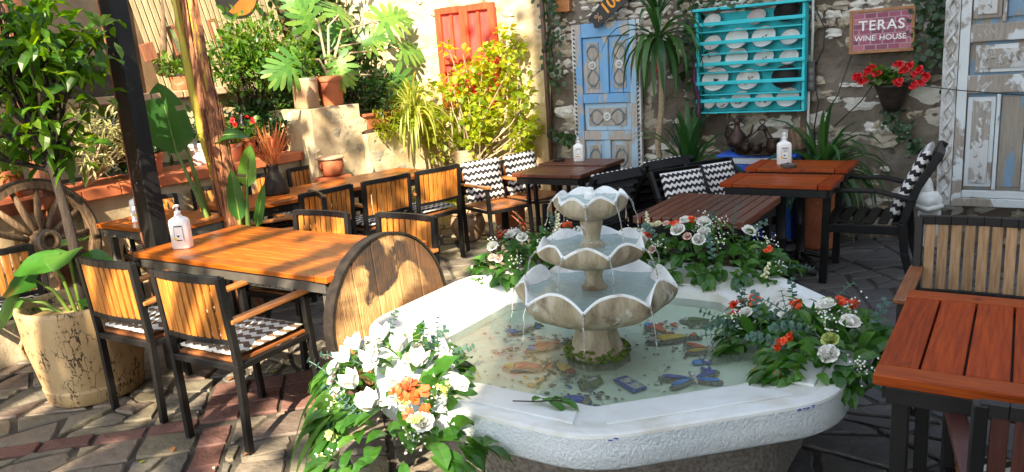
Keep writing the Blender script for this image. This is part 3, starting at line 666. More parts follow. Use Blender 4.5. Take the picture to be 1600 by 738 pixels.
def bowl(zb, rb, Rr, zv, za, ph, deep, name):
    n = 128
    def mod(r, z, g, i):
        s = (i / (K - 1)) if i < K else 1
        c = abs(math.sin(4 * (g - A0 - R(ph)))) ** .8
        w = s ** 3; k_ = noise.noise(V3((math.cos(g) * 2.3, math.sin(g) * 2.3, zv * 9))) * .07 + noise.noise(V3((math.cos(g) * 9, math.sin(g) * 9, zv))) * .02
        return r * (1 - (.145 + k_ * .4) * c * w), z + (za - zv) * (1 + k_ * 2) * c * w
    prof = []; K = 9
    for i in range(K):
        t = i / (K - 1); prof.append((rb + (Rr - rb) * math.sin(t * PI / 2) ** .9, zb + (zv - zb) * (1 - math.cos(t * PI / 2)) ** .85))
    prof[-1] = (Rr, zv)
    out = MB(); out.lathe(prof, n, mod=mod, cap=False); o1 = out.build('bowl', 'bowlout', ft, smooth=True)
    th = .017 if Rr > .2 else .012
    pin = [(Rr - .003, zv - .011), (Rr + .002, zv - .007), (Rr + .003, zv + .002), (Rr - th * .4, zv + .008), (Rr - th, zv + .002)]; 
    for t in (.8, .55, .25, 0): pin.append((max(.002, (Rr - th) * (.25 + .75 * t)), zv - deep * (1 - t ** 2.2)))
    def mod2(r, z, g, i):
        c = abs(math.sin(4 * (g - A0 - R(ph)))) ** .8
        w = max(0, min(1, (r / Rr) ** 3)); k_ = noise.noise(V3((math.cos(g) * 2.3, math.sin(g) * 2.3, zv * 9))) * .07 + noise.noise(V3((math.cos(g) * 9, math.sin(g) * 9, zv))) * .02; return (r * (1 - (.145 + k_ * .4) * c * w), z + (za - zv) * (1 + k_ * 2) * c * w)
    rim = MB(); rim.lathe(pin, n, mod=mod2, cap=False); o2 = rim.build('bowl_rim', 'bowlrim', ft, smooth=True)
    wt = MB(); zl = zv + .004
    vs = [(0, 0, zl)]
    for j in range(n):
        g = 2 * PI * j / n; c = abs(math.sin(4 * (g - A0 - R(ph)))) ** .8; rr = (Rr - th * 1.2) * (1 - .07 * c); vs.append((rr * math.cos(g), rr * math.sin(g), zl))
    wt.add(vs, [(0, 1 + j, 1 + (j + 1) % n) for j in range(n)]); wt.build('bowl_water', 'bowlwater', ft)
bowl(.555, .088, .362, .692, .758, -8, .08, 'a'); bowl(.80, .05, .25, .884, .925, 15, .055, 'b'); bowl(1.005, .035, .165, 1.088, 1.118, -7, .035, 'c')
b = MB(); b.lathe([(.05, .60), (.056, .70), (.04, .72), (.036, .75), (.05, .79), (.07, .81)], 20); b.build('stem', 'bowlout', ft, smooth=True)
b = MB(); b.lathe([(.052, .86), (.056, .885), (.05, .897), (.034, .91), (.04, .95), (.05, .99), (.046, 1.0), (.055, 1.012)], 20); b.build('stem', 'bowlout', ft, smooth=True)
b = MB(); b.lathe([(.026, 1.05), (.026, 1.115), (.021, 1.122)], 8); b.lathe([(.017, 1.12), (.017, 1.138), (.009, 1.142)], 8); b.build('spout', 'bowlrim', ft)
# falling water from the lowest points of each rim
LAND = []; DROPS = MB()
def stream(Rr, zs, ph, k, zend, vo=.28, r0=.0036):
    a = A0 + R(ph + 45 * k); pts = []; T = math.sqrt(2 * (zs - zend) / 9.8)
    for i in range(9):
        t = T * i / 8; rr = Rr - .004 + vo * t + .003 * math.sin(i * 2.3 + k)
        pts.append((rr * math.cos(a) + .002 * math.sin(i * 1.7), rr * math.sin(a), zs - 4.9 * t * t))
    b = MB(); b.tube(pts[:7], [r0 * (1.4 - .7 * i / 8 + .35 * math.sin(i * 2.1 + k)) for i in range(7)], 8); LAND.append((FX + pts[-1][0], FY + pts[-1][1], zend))
    for j in range(7): f = er.uniform(5.6, 8); i_ = min(7, int(f)); c_ = V3(pts[i_]).lerp(V3(pts[i_ + 1]), f - i_) + gauss3(er) * .004; DROPS.blob(c_, (r0 * .8, r0 * .8, r0 * er.uniform(1, 2.2)), 0, .2, j, 1)
    for j in range(8): a2 = er.uniform(0, 6.28); DROPS.blob(V3(pts[8]) + V3((math.cos(a2) * .02 * er.random(), math.sin(a2) * .02 * er.random(), er.uniform(.002, .022))), (.0022,) * 3, 0, .2, j, 1)
    b.build('water_stream', 'stream', ft, smooth=True)
for k in range(8): stream(.165, 1.094, -7, k, .89, .25, .0030)
for k in (0, 7, 6, 1, 2): stream(.25, .89, 15, k, .70, .38, .0028)
for k in (0, 7, 6, 1): stream(.362, .697, -8, k, .402, .18, .0028)
tag(DROPS.build('droplets', 'stream', ft, smooth=True), kind='stuff')
wp = MB(); oc_ = octo(.712, .04); NR = 46; vs = [(FX, FY + .12, .402)]
def ripple(x, y):
    z = .0010 * noise.noise(V3((x * 9, y * 9, 0))) + .0006 * noise.noise(V3((x * 23, y * 23, 3)))
    for lx, ly, lz in LAND:
        if lz > .45: continue
        d = math.hypot(x - lx, y - ly)
        if d < .22: z += .0022 * math.cos(d * 190) * math.exp(-d * 15)
    return .402 + z
for i in range(1, NR + 1):
    for j in range(56):
        for h_ in range(4):
            a, c = oc_[j], oc_[(j + 1) % 56]; f = i / NR; x = FX + (a[0] + (c[0] - a[0]) * h_ / 4) * f; y = FY + .12 * (1 - f) + (a[1] + (c[1] - a[1]) * h_ / 4) * f
            vs.append((x, y, ripple(x, y)))
n_ = 224; fs = [(0, 1 + j, 1 + (j + 1) % n_) for j in range(n_)] + [(1 + (i - 1) * n_ + j, 1 + i * n_ + j, 1 + i * n_ + (j + 1) % n_, 1 + (i - 1) * n_ + (j + 1) % n_) for i in range(1, NR) for j in range(n_)]
wp.add(vs, fs); struct(wp, 'water', 'water', smooth=True)

# mosaic ornaments, number tile, glass beads and pebbles lying in the pool
PZ = .366
def outline(kind, s):
    if kind == 'wing': return [(0, 0), (.05, .025), (.11, .035), (.15, .02), (.155, 0), (.12, -.02), (.06, -.02)]
    if kind == 'fish': return [(-.10, 0), (-.06, .04), (0, .05), (.06, .03), (.09, .005), (.14, .04), (.13, 0), (.14, -.035), (.09, -.008), (.04, -.035), (-.05, -.035)]
    return [(.07 * math.cos(a), .05 * math.sin(a)) for a in [i * PI / 6 for i in range(12)]]
def piece(th, nm, poly, mat, x=0, y=0, a=0, s=1, z=0, t=.012):
    b = MB(); m = Matrix.Translation((x, y, z)) @ Matrix.Rotation(R(a), 4, 'Z') @ Matrix.Scale(s, 4)
    b.prism(poly, 0, t / s, m); return b.build(nm, mat, th, bevel=.002)
def butterfly(loc, rz, label, c1, c2, s=1.0):
    s *= .92
    t = thing('mosaic_butterfly', label, 'mosaic', (*loc, PZ), rz)
    for a, k in ((25, 1), (-25, .85), (155, 1), (205, .85)):
        piece(t, 'wing', outline('wing', 1), 'mosaicrim', 0, 0, a, s * k); piece(t, 'wing_inlay', [(x * .8 + .012, y * .62) for x, y in outline('wing', 1)], c1 if k == 1 else c2, 0, 0, a, s * k, .013, .008)
    b = MB(); b.tube([(0, -.07 * s, .02), (0, 0, .026), (0, .06 * s, .02)], [.006, .013, .006], 8); b.build('body', 'mosaicwhite', t, smooth=True)
def fish(loc, rz, label, body, head, tail, s=1.0, rim='mosaicrim'):
    s *= .95
    t = thing('mosaic_fish', label, 'mosaic', (*loc, PZ), rz)
    piece(t, 'base', outline('fish', 1), rim, 0, 0, 0, s)
    piece(t, 'body', [(-.03, -.025), (.07, -.012), (.085, .012), (.04, .03), (-.01, .042), (-.045, .03)], body, 0, 0, 0, s, .013, .008)
    piece(t, 'head', [(-.088, 0), (-.055, -.024), (-.038, -.022), (-.052, .030), (-.06, .030)], head, 0, 0, 0, s, .013, .008)
    piece(t, 'tail', [(.095, .004), (.13, .030), (.12, 0), (.13, -.026)], tail, 0, 0, 0, s, .013, .008)
butterfly((-1.05, 2.79), 35, 'blue mosaic butterfly under water near the bare front rim', 'blue_deep', 'blue_bright', 1.0)
butterfly((-1.09, 3.12), 12, 'red and yellow mosaic dragonfly under water near the right bouquet', 'redglass', 'yellowglass', .95)
fish((-1.31, 3.17), 40, 'yellow and red mosaic fish under water right of the fountain foot', 'yellowglass', 'mosaicwhite', 'redglass', 1.15)
fish((-1.80, 2.87), 55, 'red and teal mosaic fish under water left of the fountain foot', 'redglass', 'blue_bright', 'mosaicrim', 1.1)
fish((-1.76, 2.62), 20, 'orange mosaic fish lying flat in front left of the fountain foot', 'orange', 'yellowglass', 'orange', 1.05)
fish((-1.58, 2.68), 150, 'orange and grey mosaic fish beside the other orange one', 'yellowglass', 'redglass', 'mosaicwhite', .8)
fish((-1.42, 3.28), -30, 'blue and orange mosaic fish under the right edge of the big bowl', 'orange', 'blue_bright', 'redglass', .95)
fish((-2.02, 3.02), 70, 'blue chip mosaic fish in the sunlit back left of the pool', 'mosaicwhite', 'blue_bright', 'mosaicrim', .9)
fish((-1.28, 3.45), 15, 'small pale green mosaic turtle shaped piece at the back right of the pool', 'moss', 'mosaicwhite', 'mosaicrim', .85)
t = thing('mosaic_eye', 'oval pebble mosaic with a deep blue eye near the front sprig', 'mosaic', (-1.40, 2.42, PZ), 20)
piece(t, 'base', outline('oval', 1), 'mosaicrim', s=1.05); piece(t, 'inlay', [(x * .6, y * .6) for x, y in outline('oval', 1)], 'blue_deep', z=.013, t=.008)
t = thing('mosaic_leaf', 'long pebble mosaic with orange inlay lying along the front rim', 'mosaic', (-1.25, 2.40, PZ), 30)
piece(t, 'base', [(-.13, 0), (-.05, .03), (.08, .025), (.14, 0), (.05, -.025), (-.06, -.025)], 'mosaicrim'); piece(t, 'inlay', [(-.08, 0), (-.03, .016), (.06, .012), (.04, -.012), (-.04, -.012)], 'redglass', z=.013, t=.008)
t = thing('mosaic_shell', 'mossy shell crusted stone lying in front of the fountain foot', 'mosaic', (-1.42, 2.60, PZ), 60)
b = MB(); b.blob((0, 0, .006), (.06, .04, .012), 0, .7, 3); b.build('base', 'moss', t)
for k in range(7): b = MB(); b.blob((er.uniform(-.05, .05), er.uniform(-.03, .03), .022), (.014, .011, .007), 0, .3, k, 1); b.build('shell', 'mosaicwhite' if k % 2 else 'moss', t)
t = thing('number_tile', 'white house number tile edged in blue lying in the pool', 'tile', (-1.27, 2.66, PZ), -30); t.scale = (.85,) * 3
piece(t, 'border', [(-.085, -.04), (.085, -.04), (.085, .04), (-.085, .04)], 'blue_deep'); piece(t, 'tile', [(-.05, -.026), (.075, -.026), (.075, .03), (-.05, .03)], 'mosaicwhite', z=.012, t=.004)
text_mesh('numeral', '2', .06, 'blue_deep', Matrix.Translation((.01, 0, .018)) @ Matrix.Rotation(R(20), 4, 'Z'), t, .001)
bead = None
for k, (x, y, lab) in enumerate(((-1.10, 2.98, 'bright blue glass bead nearest the fountain foot in the group of three'), (-1.065, 3.0, 'dark blue eye bead beside the bright blue bead'), (-1.045, 2.93, 'blue eye bead nearest the front rim in the group of three'),
                                 (-1.45, 2.37, 'pale blue glass bead beside the pebble eye mosaic'), (-1.17, 3.55, 'lone blue eye bead at the back right of the pool'), (-1.83, 3.18, 'small blue bead in the sunlit water at the back left'))):
    t = thing('glass_bead', lab, 'bead', (x, y, PZ), 0, 'blue glass beads in the pool')
    b = MB(); b.lathe([(.02, 0), (.024, .004), (.02, .010), (.002, .012)], 16); b.build('disc', 'blue_bright' if k in (0, 3) else 'blue_deep', t, smooth=True)
    if k not in (0, 3):
        b = MB(); b.lathe([(.011, .0115), (.010, .0135), (.001, .014)], 12); b.build('eye', 'plastic', t)
b = MB()
for _ in range(170):
    a, q = er.uniform(0, 2 * PI), math.sqrt(er.random()) * .62
    x, y = FX + q * math.cos(a) - .08, FY + q * math.sin(a) - .1
    if (x - FX) ** 2 + (y - FY) ** 2 < .16 ** 2: continue
    s_ = er.uniform(.003, .013); b.blob((x, y, PZ + .002), (s_, s_ * er.uniform(.6, 1), s_ * .4), er.choice((0, 0, 1, 1, 2)), .4, er.random() * 60, 1)
for cx, cy, n_, pal in ((-1.62, 2.52, 14, (0, 0, 3, 4)), (-1.76, 2.74, 14, (0, 0, 4, 3, 1)), (-1.50, 2.60, 14, (0, 2, 1, 0)), (-1.86, 2.98, 16, (0, 0, 1, 5)), (-1.36, 2.50, 24, (0, 2, 5, 0)), (-1.72, 3.02, 12, (0, 0, 1)), (-1.36, 3.2, 26, (1, 1, 4, 0)), (-1.40, 3.36, 22, (0, 3, 5)), (-1.25, 3.42, 20, (1, 2, 0)), (-1.95, 2.75, 16, (0, 0, 1)), (-1.14, 3.08, 10, (1, 0)), (-2.05, 3.05, 20, (5, 1, 0)), (-1.28, 2.38, 24, (0, 0, 3, 5))):
    for _ in range(n_):
        s_ = er.uniform(.006, .018); b.blob((er.gauss(cx, .045), er.gauss(cy, .03), PZ + .004), (s_, s_ * er.uniform(.5, 1), s_ * .35), er.choice(pal), .5, er.random() * 60, 1)
tag(b.build('pebbles', ['mosaicrim', 'mosaicwhite', 'moss', 'redglass', 'yellowglass', 'blue_bright'], smooth=True), 'scattered coins and pebbles lying on the pool floor', 'pebbles', kind='stuff')

# ------------------------------------------------------------------ tables
def table(name, label, loc, w, d, h=.75, rz=0, along='x', n=8, ends=True, top='deck', leg='blackmetal', legs='four', apron=True, th=.03, group=None):
    t = thing(name, label, 'table', loc, rz, group); g = .004; b = MB(); e = .085
    mt = {'deck': ['deck', 'deck_end'], 'rdeck': ['rdeck_x', 'deck_y']}.get(top, [top, top])
    if along == 'x':
        x0, x1 = (-w / 2 + e + g, w / 2 - e - g) if ends else (-w / 2, w / 2)
        for k in range(n):
            a = -d / 2 + d * k / n; b.box(((x0 + x1) / 2, a + d / n / 2, h - th / 2), (x1 - x0, d / n - g, th), mi=0)
        if ends:
            for s in (-1, 1): b.box((s * (w / 2 - e / 2), 0, h - th / 2), (e, d - g, th + .003), mi=1)
    else:
        y0, y1 = (-d / 2 + e + g, d / 2 - e - g) if ends else (-d / 2, d / 2)
        for k in range(n):
            a = -w / 2 + w * k / n; b.box((a + w / n / 2, (y0 + y1) / 2, h - th / 2), (w / n - g * 1.6, y1 - y0, th), mi=1)
        if ends:
            for s in (-1, 1): b.box((0, s * (d / 2 - e / 2), h - th / 2), (w - g, e, th + .003), mi=0)
    b.build('tabletop', mt, t, bevel=.004)
    b = MB(); b.box((0, 0, h - th - .006), (w - .05, d - .05, .008))
    if apron:
        for s in (-1, 1):
            b.box((0, s * (d / 2 - .035), h - th - .035), (w - .07, .03, .05)); b.box((s * (w / 2 - .035), 0, h - th - .035), (.03, d - .105, .05))
    b.build('frame', leg, t, bevel=.002)
    if legs == 'four':
        for sx in (-1, 1):
            for sy in (-1, 1):
                b = MB(); b.box((sx * (w / 2 - .07), sy * (d / 2 - .07), (h - th - .012) / 2), (.045, .045, h - th - .014)); b.build('leg', leg, t, bevel=.003)
    else:
        b = MB(); b.lathe([(.05, .03), (.035, .06), (.03, .3), (.04, .32), (.03, .34), (.03, h - th - .06), (.07, h - th - .04), (.07, h - th - .012)], 16); b.build('column', leg, t, smooth=True)
        b = MB()
        for k in range(4):
            a = R(45 + 90 * k); b.tube([(.03 * math.cos(a), .03 * math.sin(a), .09), (.16 * math.cos(a), .16 * math.sin(a), .05), (.27 * math.cos(a), .27 * math.sin(a), .016)], [.02, .018, .014], 8)
        b.build('base', leg, t, smooth=True)
    return t
table('dining_table', 'long orange varnished table nearest the crackled planter with the pump bottle at its left end', (-3.525, 2.80, 0), 1.62, .76, .75, 0, 'x', 8, True, leg='steel')
table('dining_table', 'long sunlit table by the stone pier holding the black jug of dry grass', (-4.93, 4.55, 0), 1.95, .64, .75, 77, 'x', 6, True)
table('dining_table', 'small orange table behind the dark post, pump bottle at its left', (-5.15, 3.16, 0), .84, .56, .75, 0, 'x', 6, True, leg='steel')
table('dining_table', 'shaded red brown table at the right edge nearest the viewer', (.30, 2.66, 0), 1.22, .85, .75, 0, 'y', 11, True, top='rdeck')
table('coffee_table', 'dark brown slatted square table behind the back right bouquet', (-1.59, 4.56, 0), .68, .78, .72, 0, 'y', 11, False, top='brown', th=.045)
table('bistro_table', 'red brown table in front of the blue cabinet, the nearer of the joined pair', (-1.37, 5.44, 0), .74, .44, .745, 0, 'x', 4, True, top='rdeck', legs='ped')
table('bistro_table', 'red brown table carrying the pump bottle below the plate rack', (-1.35, 5.92, 0), .72, .42, .775, 0, 'x', 4, True, top='rdeck', legs='ped')
table('bistro_table', 'brown table left of the fountain top with an ashtray near its back', (-3.27, 5.62, 0), .66, .44, .745, 0, 'x', 4, True, top='brown', legs='ped')
table('bistro_table', 'brown table carrying the pump bottle in front of the blue carved door', (-3.28, 6.06, 0), .68, .38, .755, 0, 'x', 4, True, top='brown', legs='ped')

# ------------------------------------------------------------------ slatted chairs (front = +y)
def slat_chair(label, wood='slat', cushion='zzseat', tall=.84, arms=True, backslats=9, armw='arm'):
    t = thing('garden_chair', label, 'chair'); w, d = .45, .46
    def L(p, q, s=.032): b = MB(); b.bar(p, q, s, s, up=(0, 1, 0)); return b.build('leg', 'blackmetal', t, bevel=.003)
    for s in (-1, 1):
        b = MB(); pts = [(s * (w / 2 - .012), -d / 2 - .005, 0), (s * w / 2, -d / 2, .44), (s * w / 2, -d / 2 - .028, tall)]
        b.bar(pts[0], pts[1], .03, .034, up=(0, 1, 0)); b.bar(pts[1], pts[2], .03, .034, up=(0, 1, 0)); b.build('leg', 'blackmetal', t, bevel=.003)
        L((s * w / 2, d / 2 + .01, 0), (s * w / 2, d / 2 - .02, .64))
        if arms:
            b = MB(); b.bar((s * w / 2, -d / 2 - .015, .648), (s * w / 2, d / 2 + .02, .655), .052, .022); b.build('armrest', armw, t, bevel=.006)
    b = MB()
    for y, z in ((-d / 2, .425), (d / 2 - .01, .425)): b.bar((-w / 2, y, z), (w / 2, y, z), .028, .032)
    for s in (-1, 1): b.bar((s * (w / 2 - .002), -d / 2, .426), (s * (w / 2 - .002), d / 2, .426), .024, .028)
    b.build('seat_frame', 'blackmetal', t, bevel=.003)
    b = MB()
    for k in range(8): x = -w / 2 + .045 + k * (w - .09) / 7; b.box((x, 0, .446), (.05, d - .03, .014))
    b.build('seat', 'seatslat', t, bevel=.002)
    zb, zt = .565, tall - .02
    def yb(z, x): return -d / 2 - .028 * (z - .44) / (tall - .44) - .022 * math.cos(x / (w / 2) * PI / 2)
    for z, hh in ((tall - .012, .036), (zb - .012, .026)):
        b = MB(); P_ = [(x, yb(z, x), z) for x in [(-w / 2) + w * i / 8 for i in range(9)]]
        for i in range(8): b.bar(P_[i], P_[i + 1], .024, hh)
        b.build('back_rail', 'blackmetal', t, bevel=.003)
    b = MB()
    for k in range(backslats):
        x = -w / 2 + .04 + (w - .08) * k / (backslats - 1); b.bar((x, yb(zb, x), zb), (x, yb(zt, x), zt - .01), (w - .08) / (backslats - 1) - .010, .012, up=(0, 1, 0))
    b.build('backrest', wood, t, bevel=.002)
    if cushion: pad(t, cushion, w - .05, d - .03)
    return t
def pad(t, mat, w, d, z=.478, name='seat_cushion', h=.022):
    b = MB(); nx = 10; vs = []
    for sz in (-1, 1):
        for j in range(nx + 1):
            for i in range(nx + 1):
                u, v = i / nx * 2 - 1, j / nx * 2 - 1; e = max(0, 1 - max(abs(u), abs(v)) ** 6) ** .5
                vs.append((u * w / 2 * (1 - .02 * v * v), v * d / 2 * (1 - .02 * u * u), sz * (h * (.25 + .75 * e)) * (1 + .1 * math.sin(u * 5))))
    K = (nx + 1) ** 2
    f1 = [(j * (nx + 1) + i, j * (nx + 1) + i + 1, (j + 1) * (nx + 1) + i + 1, (j + 1) * (nx + 1) + i) for j in range(nx) for i in range(nx)]
    b.add(vs, [tuple(reversed(f)) for f in f1] + [tuple(i + K for i in f) for f in f1])
    for a in range(nx):
        for e in ((a, a + 1), (nx * (nx + 1) + a + 1, nx * (nx + 1) + a), ((a + 1) * (nx + 1), a * (nx + 1)), (a * (nx + 1) + nx, (a + 1) * (nx + 1) + nx)): b.f.append((e[0], e[1], e[1] + K, e[0] + K)); b.m.append(0)
    return b.build(name, mat, t, smooth=True, loc=(0, 0, z))
CH = {}
def place(proto, label, x, y, rz, group, s=1.0):
    if proto not in CH: CH[proto] = PROTO[proto]('x'); o = CH[proto]
    else: o = copy_tree(CH[proto])
    o.location = (x, y, 0); o.rotation_euler = (0, 0, R(rz)); o.scale = (s,) * 3; o['label'] = label; o['group'] = group; return o
PROTO = {'tan': lambda l: slat_chair(l, 'slat', 'zztan', .86), 'std': lambda l: slat_chair(l, 'slat', 'zzseat'), 'grey': lambda l: slat_chair(l, 'greyslat', 'zzseat', .86, armw='seatslat'), 'red': lambda l: slat_chair(l, 'shadeslat', 'zzseat', .86, armw='shadeslat'), 'bare': lambda l: slat_chair(l, 'seatslat', None, .80, True, 7)}
GC = 'slatted garden chairs around the tables'
place('tan', 'sunlit slatted chair with zigzag pad, nearest the viewer at the front orange table', -3.13, 2.22, 3, GC)
place('tan', 'sunlit slatted chair beside the crackled planter', -3.83, 2.24, 2, GC)
place('std', 'slatted chair across the front table, showing only its back top left of the disc', -3.68, 3.06, 182, GC)
place('std', 'slatted chair across the front table, just behind the wooden disc', -3.04, 3.12, 178, GC)
place('std', 'slatted chair at the long table, nearest the banana plant', -4.62, 4.05, 81, GC)
place('std', 'middle of the three slatted chairs on the near side of the long table', -4.50, 4.60, 79, GC)
place('std', 'slatted chair at the long table, nearest the fountain and the clay pots', -4.38, 5.12, 78, GC)
place('std', 'slatted chair across the long table in front of the stone pier', -5.42, 4.98, -103, GC)
place('std', 'slatted chair across the long table behind the black jug', -5.52, 4.40, -103, GC)
place('std', 'slatted chair behind the small table, right of the pale shrub', -5.50, 3.30, -110, GC)
place('std', 'slatted chair seen between dark post and banana stem', -5.38, 3.86, -120, GC)
place('std', 'slatted chair at the left edge in front of the wagon wheel', -5.16, 2.02, 62, GC)
place('std', 'slatted chair in shadow behind the young banana leaf', -4.42, 3.62, 150, GC)
place('grey', 'weathered slatted chair behind the shaded right table', -.10, 3.36, 180, GC, 1.06)
place('red', 'dark slatted chair tucked under the near side of the shaded right table', .14, 2.2, 10, GC)
place('bare', 'slatted chair with tall zigzag cushion lit by sun, left of the brown tables', -3.92, 5.60, -112, GC, .96)
place('bare', 'slatted chair with tall zigzag cushion beside the downpipe', -3.78, 6.08, -104, GC, .96)

# black wooden armchairs (front = +y)
def black_chair(label):
    t = thing('armchair', label, 'chair'); w, d, T = .54, .5, .92
    for s in (-1, 1):
        b = MB(); b.bar((s * w / 2, d / 2, 0), (s * w / 2, d / 2 - .02, .63), .045, .05, up=(0, 1, 0)); b.build('leg', 'blackwood', t, bevel=.005)
        b = MB(); P_ = [(s * w / 2, -d / 2 - .07, 0), (s * w / 2, -d / 2 - .005, .25), (s * w / 2, -d / 2 + .01, .45), (s * w / 2, -d / 2 - .06, .68), (s * w / 2, -d / 2 - .19, T)]
        for a, c in zip(P_, P_[1:]): b.bar(a, c, .04, .05, up=(0, 1, 0))
        b.build('leg', 'blackwood', t, bevel=.005)
        b = MB(); P_ = [(s * w / 2, -d / 2 - .05, .61), (s * w / 2, -d / 2 + .18, .665), (s * w / 2, d / 2 - .1, .665), (s * w / 2, d / 2 + .05, .64)]
        for a, c in zip(P_, P_[1:]): b.bar(a, c, .058, .026)
        b.build('armrest', 'blackwood', t, bevel=.006)
    b = MB()
    for y in (-d / 2 + .03, d / 2 - .03): b.bar((-w / 2, y, .40), (w / 2, y, .40), .03, .06)
    for s in (-1, 1): b.bar((s * w / 2, -d / 2, .40), (s * w / 2, d / 2, .40), .026, .06)
    b.build('seat_frame', 'blackwood', t, bevel=.004)
    b = MB()
    for k in range(6): y = -d / 2 + .05 + k * (d - .08) / 5; b.box((0, y, .44), (w - .06, .062, .018))
    b.build('seat', 'blackwood', t, bevel=.004)
    b = MB()
    for k in range(6):
        z = .52 + k * .075; y = -d / 2 + .01 - (max(0, z - .45) / .47) ** 1.4 * .20; hh = .06 if k < 5 else .08
        b.bar((-w / 2 + .02, y, z), (w / 2 - .02, y, z), .02, hh, up=(0, .42, 1))
    b.build('backrest', 'blackwood', t, bevel=.004)
    return t
PROTO['black'] = black_chair
BC = 'black wooden armchairs on the shaded side'
chairs = [('black', 'black armchair in full view right of the joined tables, turned to the left', -.86, 5.78, 92, 1.0),
          ('black', 'black armchair seen from behind, nearest the fountain top', -2.80, 5.22, 68, .90),
          ('black', 'black armchair seen from behind, in front of the yucca', -2.66, 5.86, 66, .90),
          ('black', 'black armchair facing right, front one left of the joined tables', -1.93, 5.44, -124, .84),
          ('black', 'black armchair facing right, beside the blue cabinet', -1.80, 5.84, -122, .84)]
for a in chairs: place(a[0], a[1], a[2], a[3], a[4], BC, a[5])
def cushion(label, x, y, rz, z0, tilt, w=.44, h=.5, s=1.0, back=-.17, th=.045):
    b = MB()
    n = 12; vs = []
    for sy in (1, -1):
        for j in range(n + 1):
            for i in range(n + 1):
                u, v = i / n * 2 - 1, j / n * 2 - 1; e = max(0, 1 - max(abs(u), abs(v)) ** 5) ** .5
                vs.append((u * w / 2, sy * th * (.15 + .85 * e), v * h / 2))
    K = (n + 1) ** 2; f1 = [(j * (n + 1) + i, j * (n + 1) + i + 1, (j + 1) * (n + 1) + i + 1, (j + 1) * (n + 1) + i) for j in range(n) for i in range(n)]
    b.add(vs, f1 + [tuple(i + K for i in reversed(f)) for f in f1])
    for a in range(n):
        for e in ((a, a + 1), (n * (n + 1) + a + 1, n * (n + 1) + a), ((a + 1) * (n + 1), a * (n + 1)), (a * (n + 1) + n, (a + 1) * (n + 1) + n)): b.f.append((e[1], e[0], e[0] + K, e[1] + K)); b.m.append(0)
    o = b.build('chair_cushion', 'zz', smooth=True); tag(o, label, 'cushion', 'zigzag back cushions'); q = Matrix.Rotation(R(rz), 3, 'Z'); o.location = V3((x, y, 0)) + q @ (V3((0, back, z0 + h / 2 * math.cos(tilt))) * s); o.rotation_euler = (q @ Matrix.Rotation(tilt, 3, 'X')).to_euler(); o.scale = (s,) * 3
cushion('zigzag cushion in full view on the right black armchair', -.86, 5.78, 92, .47, R(24), .46, .50, 1, -.27)
cushion('zigzag cushion peeking from the black armchair nearest the fountain top', -2.80, 5.22, 68, .47, R(24), .46, .50, .90, -.26)
cushion('zigzag cushion peeking from the black armchair in front of the yucca', -2.66, 5.86, 66, .47, R(24), .46, .50, .90, -.26)
cushion('zigzag cushion on the front one of the two armchairs left of the joined tables', -1.93, 5.44, -124, .46, R(22), .44, .48, .84, -.26)
cushion('zigzag cushion on the armchair beside the blue cabinet', -1.80, 5.84, -122, .46, R(22), .44, .48, .84, -.26)
cushion('tall zigzag cushion in sun on the slatted chair by the clay floor pot', -3.92, 5.60, -112, .46, R(10), .42, .40, .96, -.19)
cushion('tall zigzag cushion on the slatted chair beside the downpipe', -3.78, 6.08, -104, .46, R(10), .42, .40, .96, -.19)
# ------------------------------------------------------------------ old cart parts
t = thing('wooden_disc', 'big round cracked wooden disc with an iron hoop leaning on the front table end', 'disc', (-2.672, 2.79, .446), 0)
t.rotation_euler = (0, R(-4), 0)
ax = Matrix(((0, 0, 1), (1, 0, 0), (0, 1, 0)))                         # disc axis along x
b = MB(); r0 = .425; yy = -r0
for wd in (.19, .15, .17, .16, .18):
    a, c = yy, min(yy + wd, r0); poly = []
    for i in range(9): q = a + .003 + (c - a - .006) * i / 8; poly.append((q, math.sqrt(max(0, r0 * r0 - q * q))))
    poly += [(q, -z) for q, z in reversed(poly)]
    poly = [p for i, p in enumerate(poly) if math.dist(p, poly[i - 1]) > 1e-4]
    b.prism(poly, -.022, .022 + rnd.uniform(-.003, .003), ax.to_4x4()); yy = c
b.build('boards', 'discwood', t, bevel=.003)
b = MB(); b.lathe([(.426, -.032), (.437, -.032), (.438, 0), (.437, .032), (.426, .030)], 64, axis=ax, cap=False); b.build('hoop', 'iron', t, smooth=False)

t = thing('wagon_wheel', 'weathered spoked wagon wheel leaning on the low wall at the far left', 'wheel', (-5.62, 2.50, .70)); t.rotation_euler = (0, R(-7), R(8))
b = MB(); b.lathe([(.375, -.03), (.43, -.034), (.43, .034), (.375, .03), (.375, -.03)], 56, axis=ax, cap=False); b.build('felloe', 'oldwood', t)
b = MB(); b.lathe([(.431, -.038), (.444, -.038), (.444, .038), (.431, .038)], 56, axis=ax, cap=False); b.build('tyre', 'iron', t)
for k in range(14):
    a = 2 * PI * k / 14; b = MB(); b.tube([(.03, .06 * math.cos(a), .06 * math.sin(a)), (.01, .2 * math.cos(a), .2 * math.sin(a)), (0, .38 * math.cos(a), .38 * math.sin(a))], [.020, .024, .017], 8); b.build('spoke', 'oldwood', t, smooth=True)
b = MB(); b.lathe([(.03, -.08), (.085, -.07), (.10, 0), (.085, .07), (.07, .13), (.045, .135), (.04, .10)], 24, axis=ax); h_ = b.build('hub', 'oldwood', t, smooth=True)
b = MB(); b.lathe([(.074, .105), (.082, .105), (.078, .132), (.070, .132)], 24, axis=ax, cap=False); b.build('hub_band', 'steel', h_)
b = MB()
for k in range(3): a = R(38 + 9 * k); b.box((.0, .405 * math.cos(a), .405 * math.sin(a)), (.085, .03, .09), Euler((a, 0, 0)).to_matrix())
b.build('iron_clamp', 'iron', t)
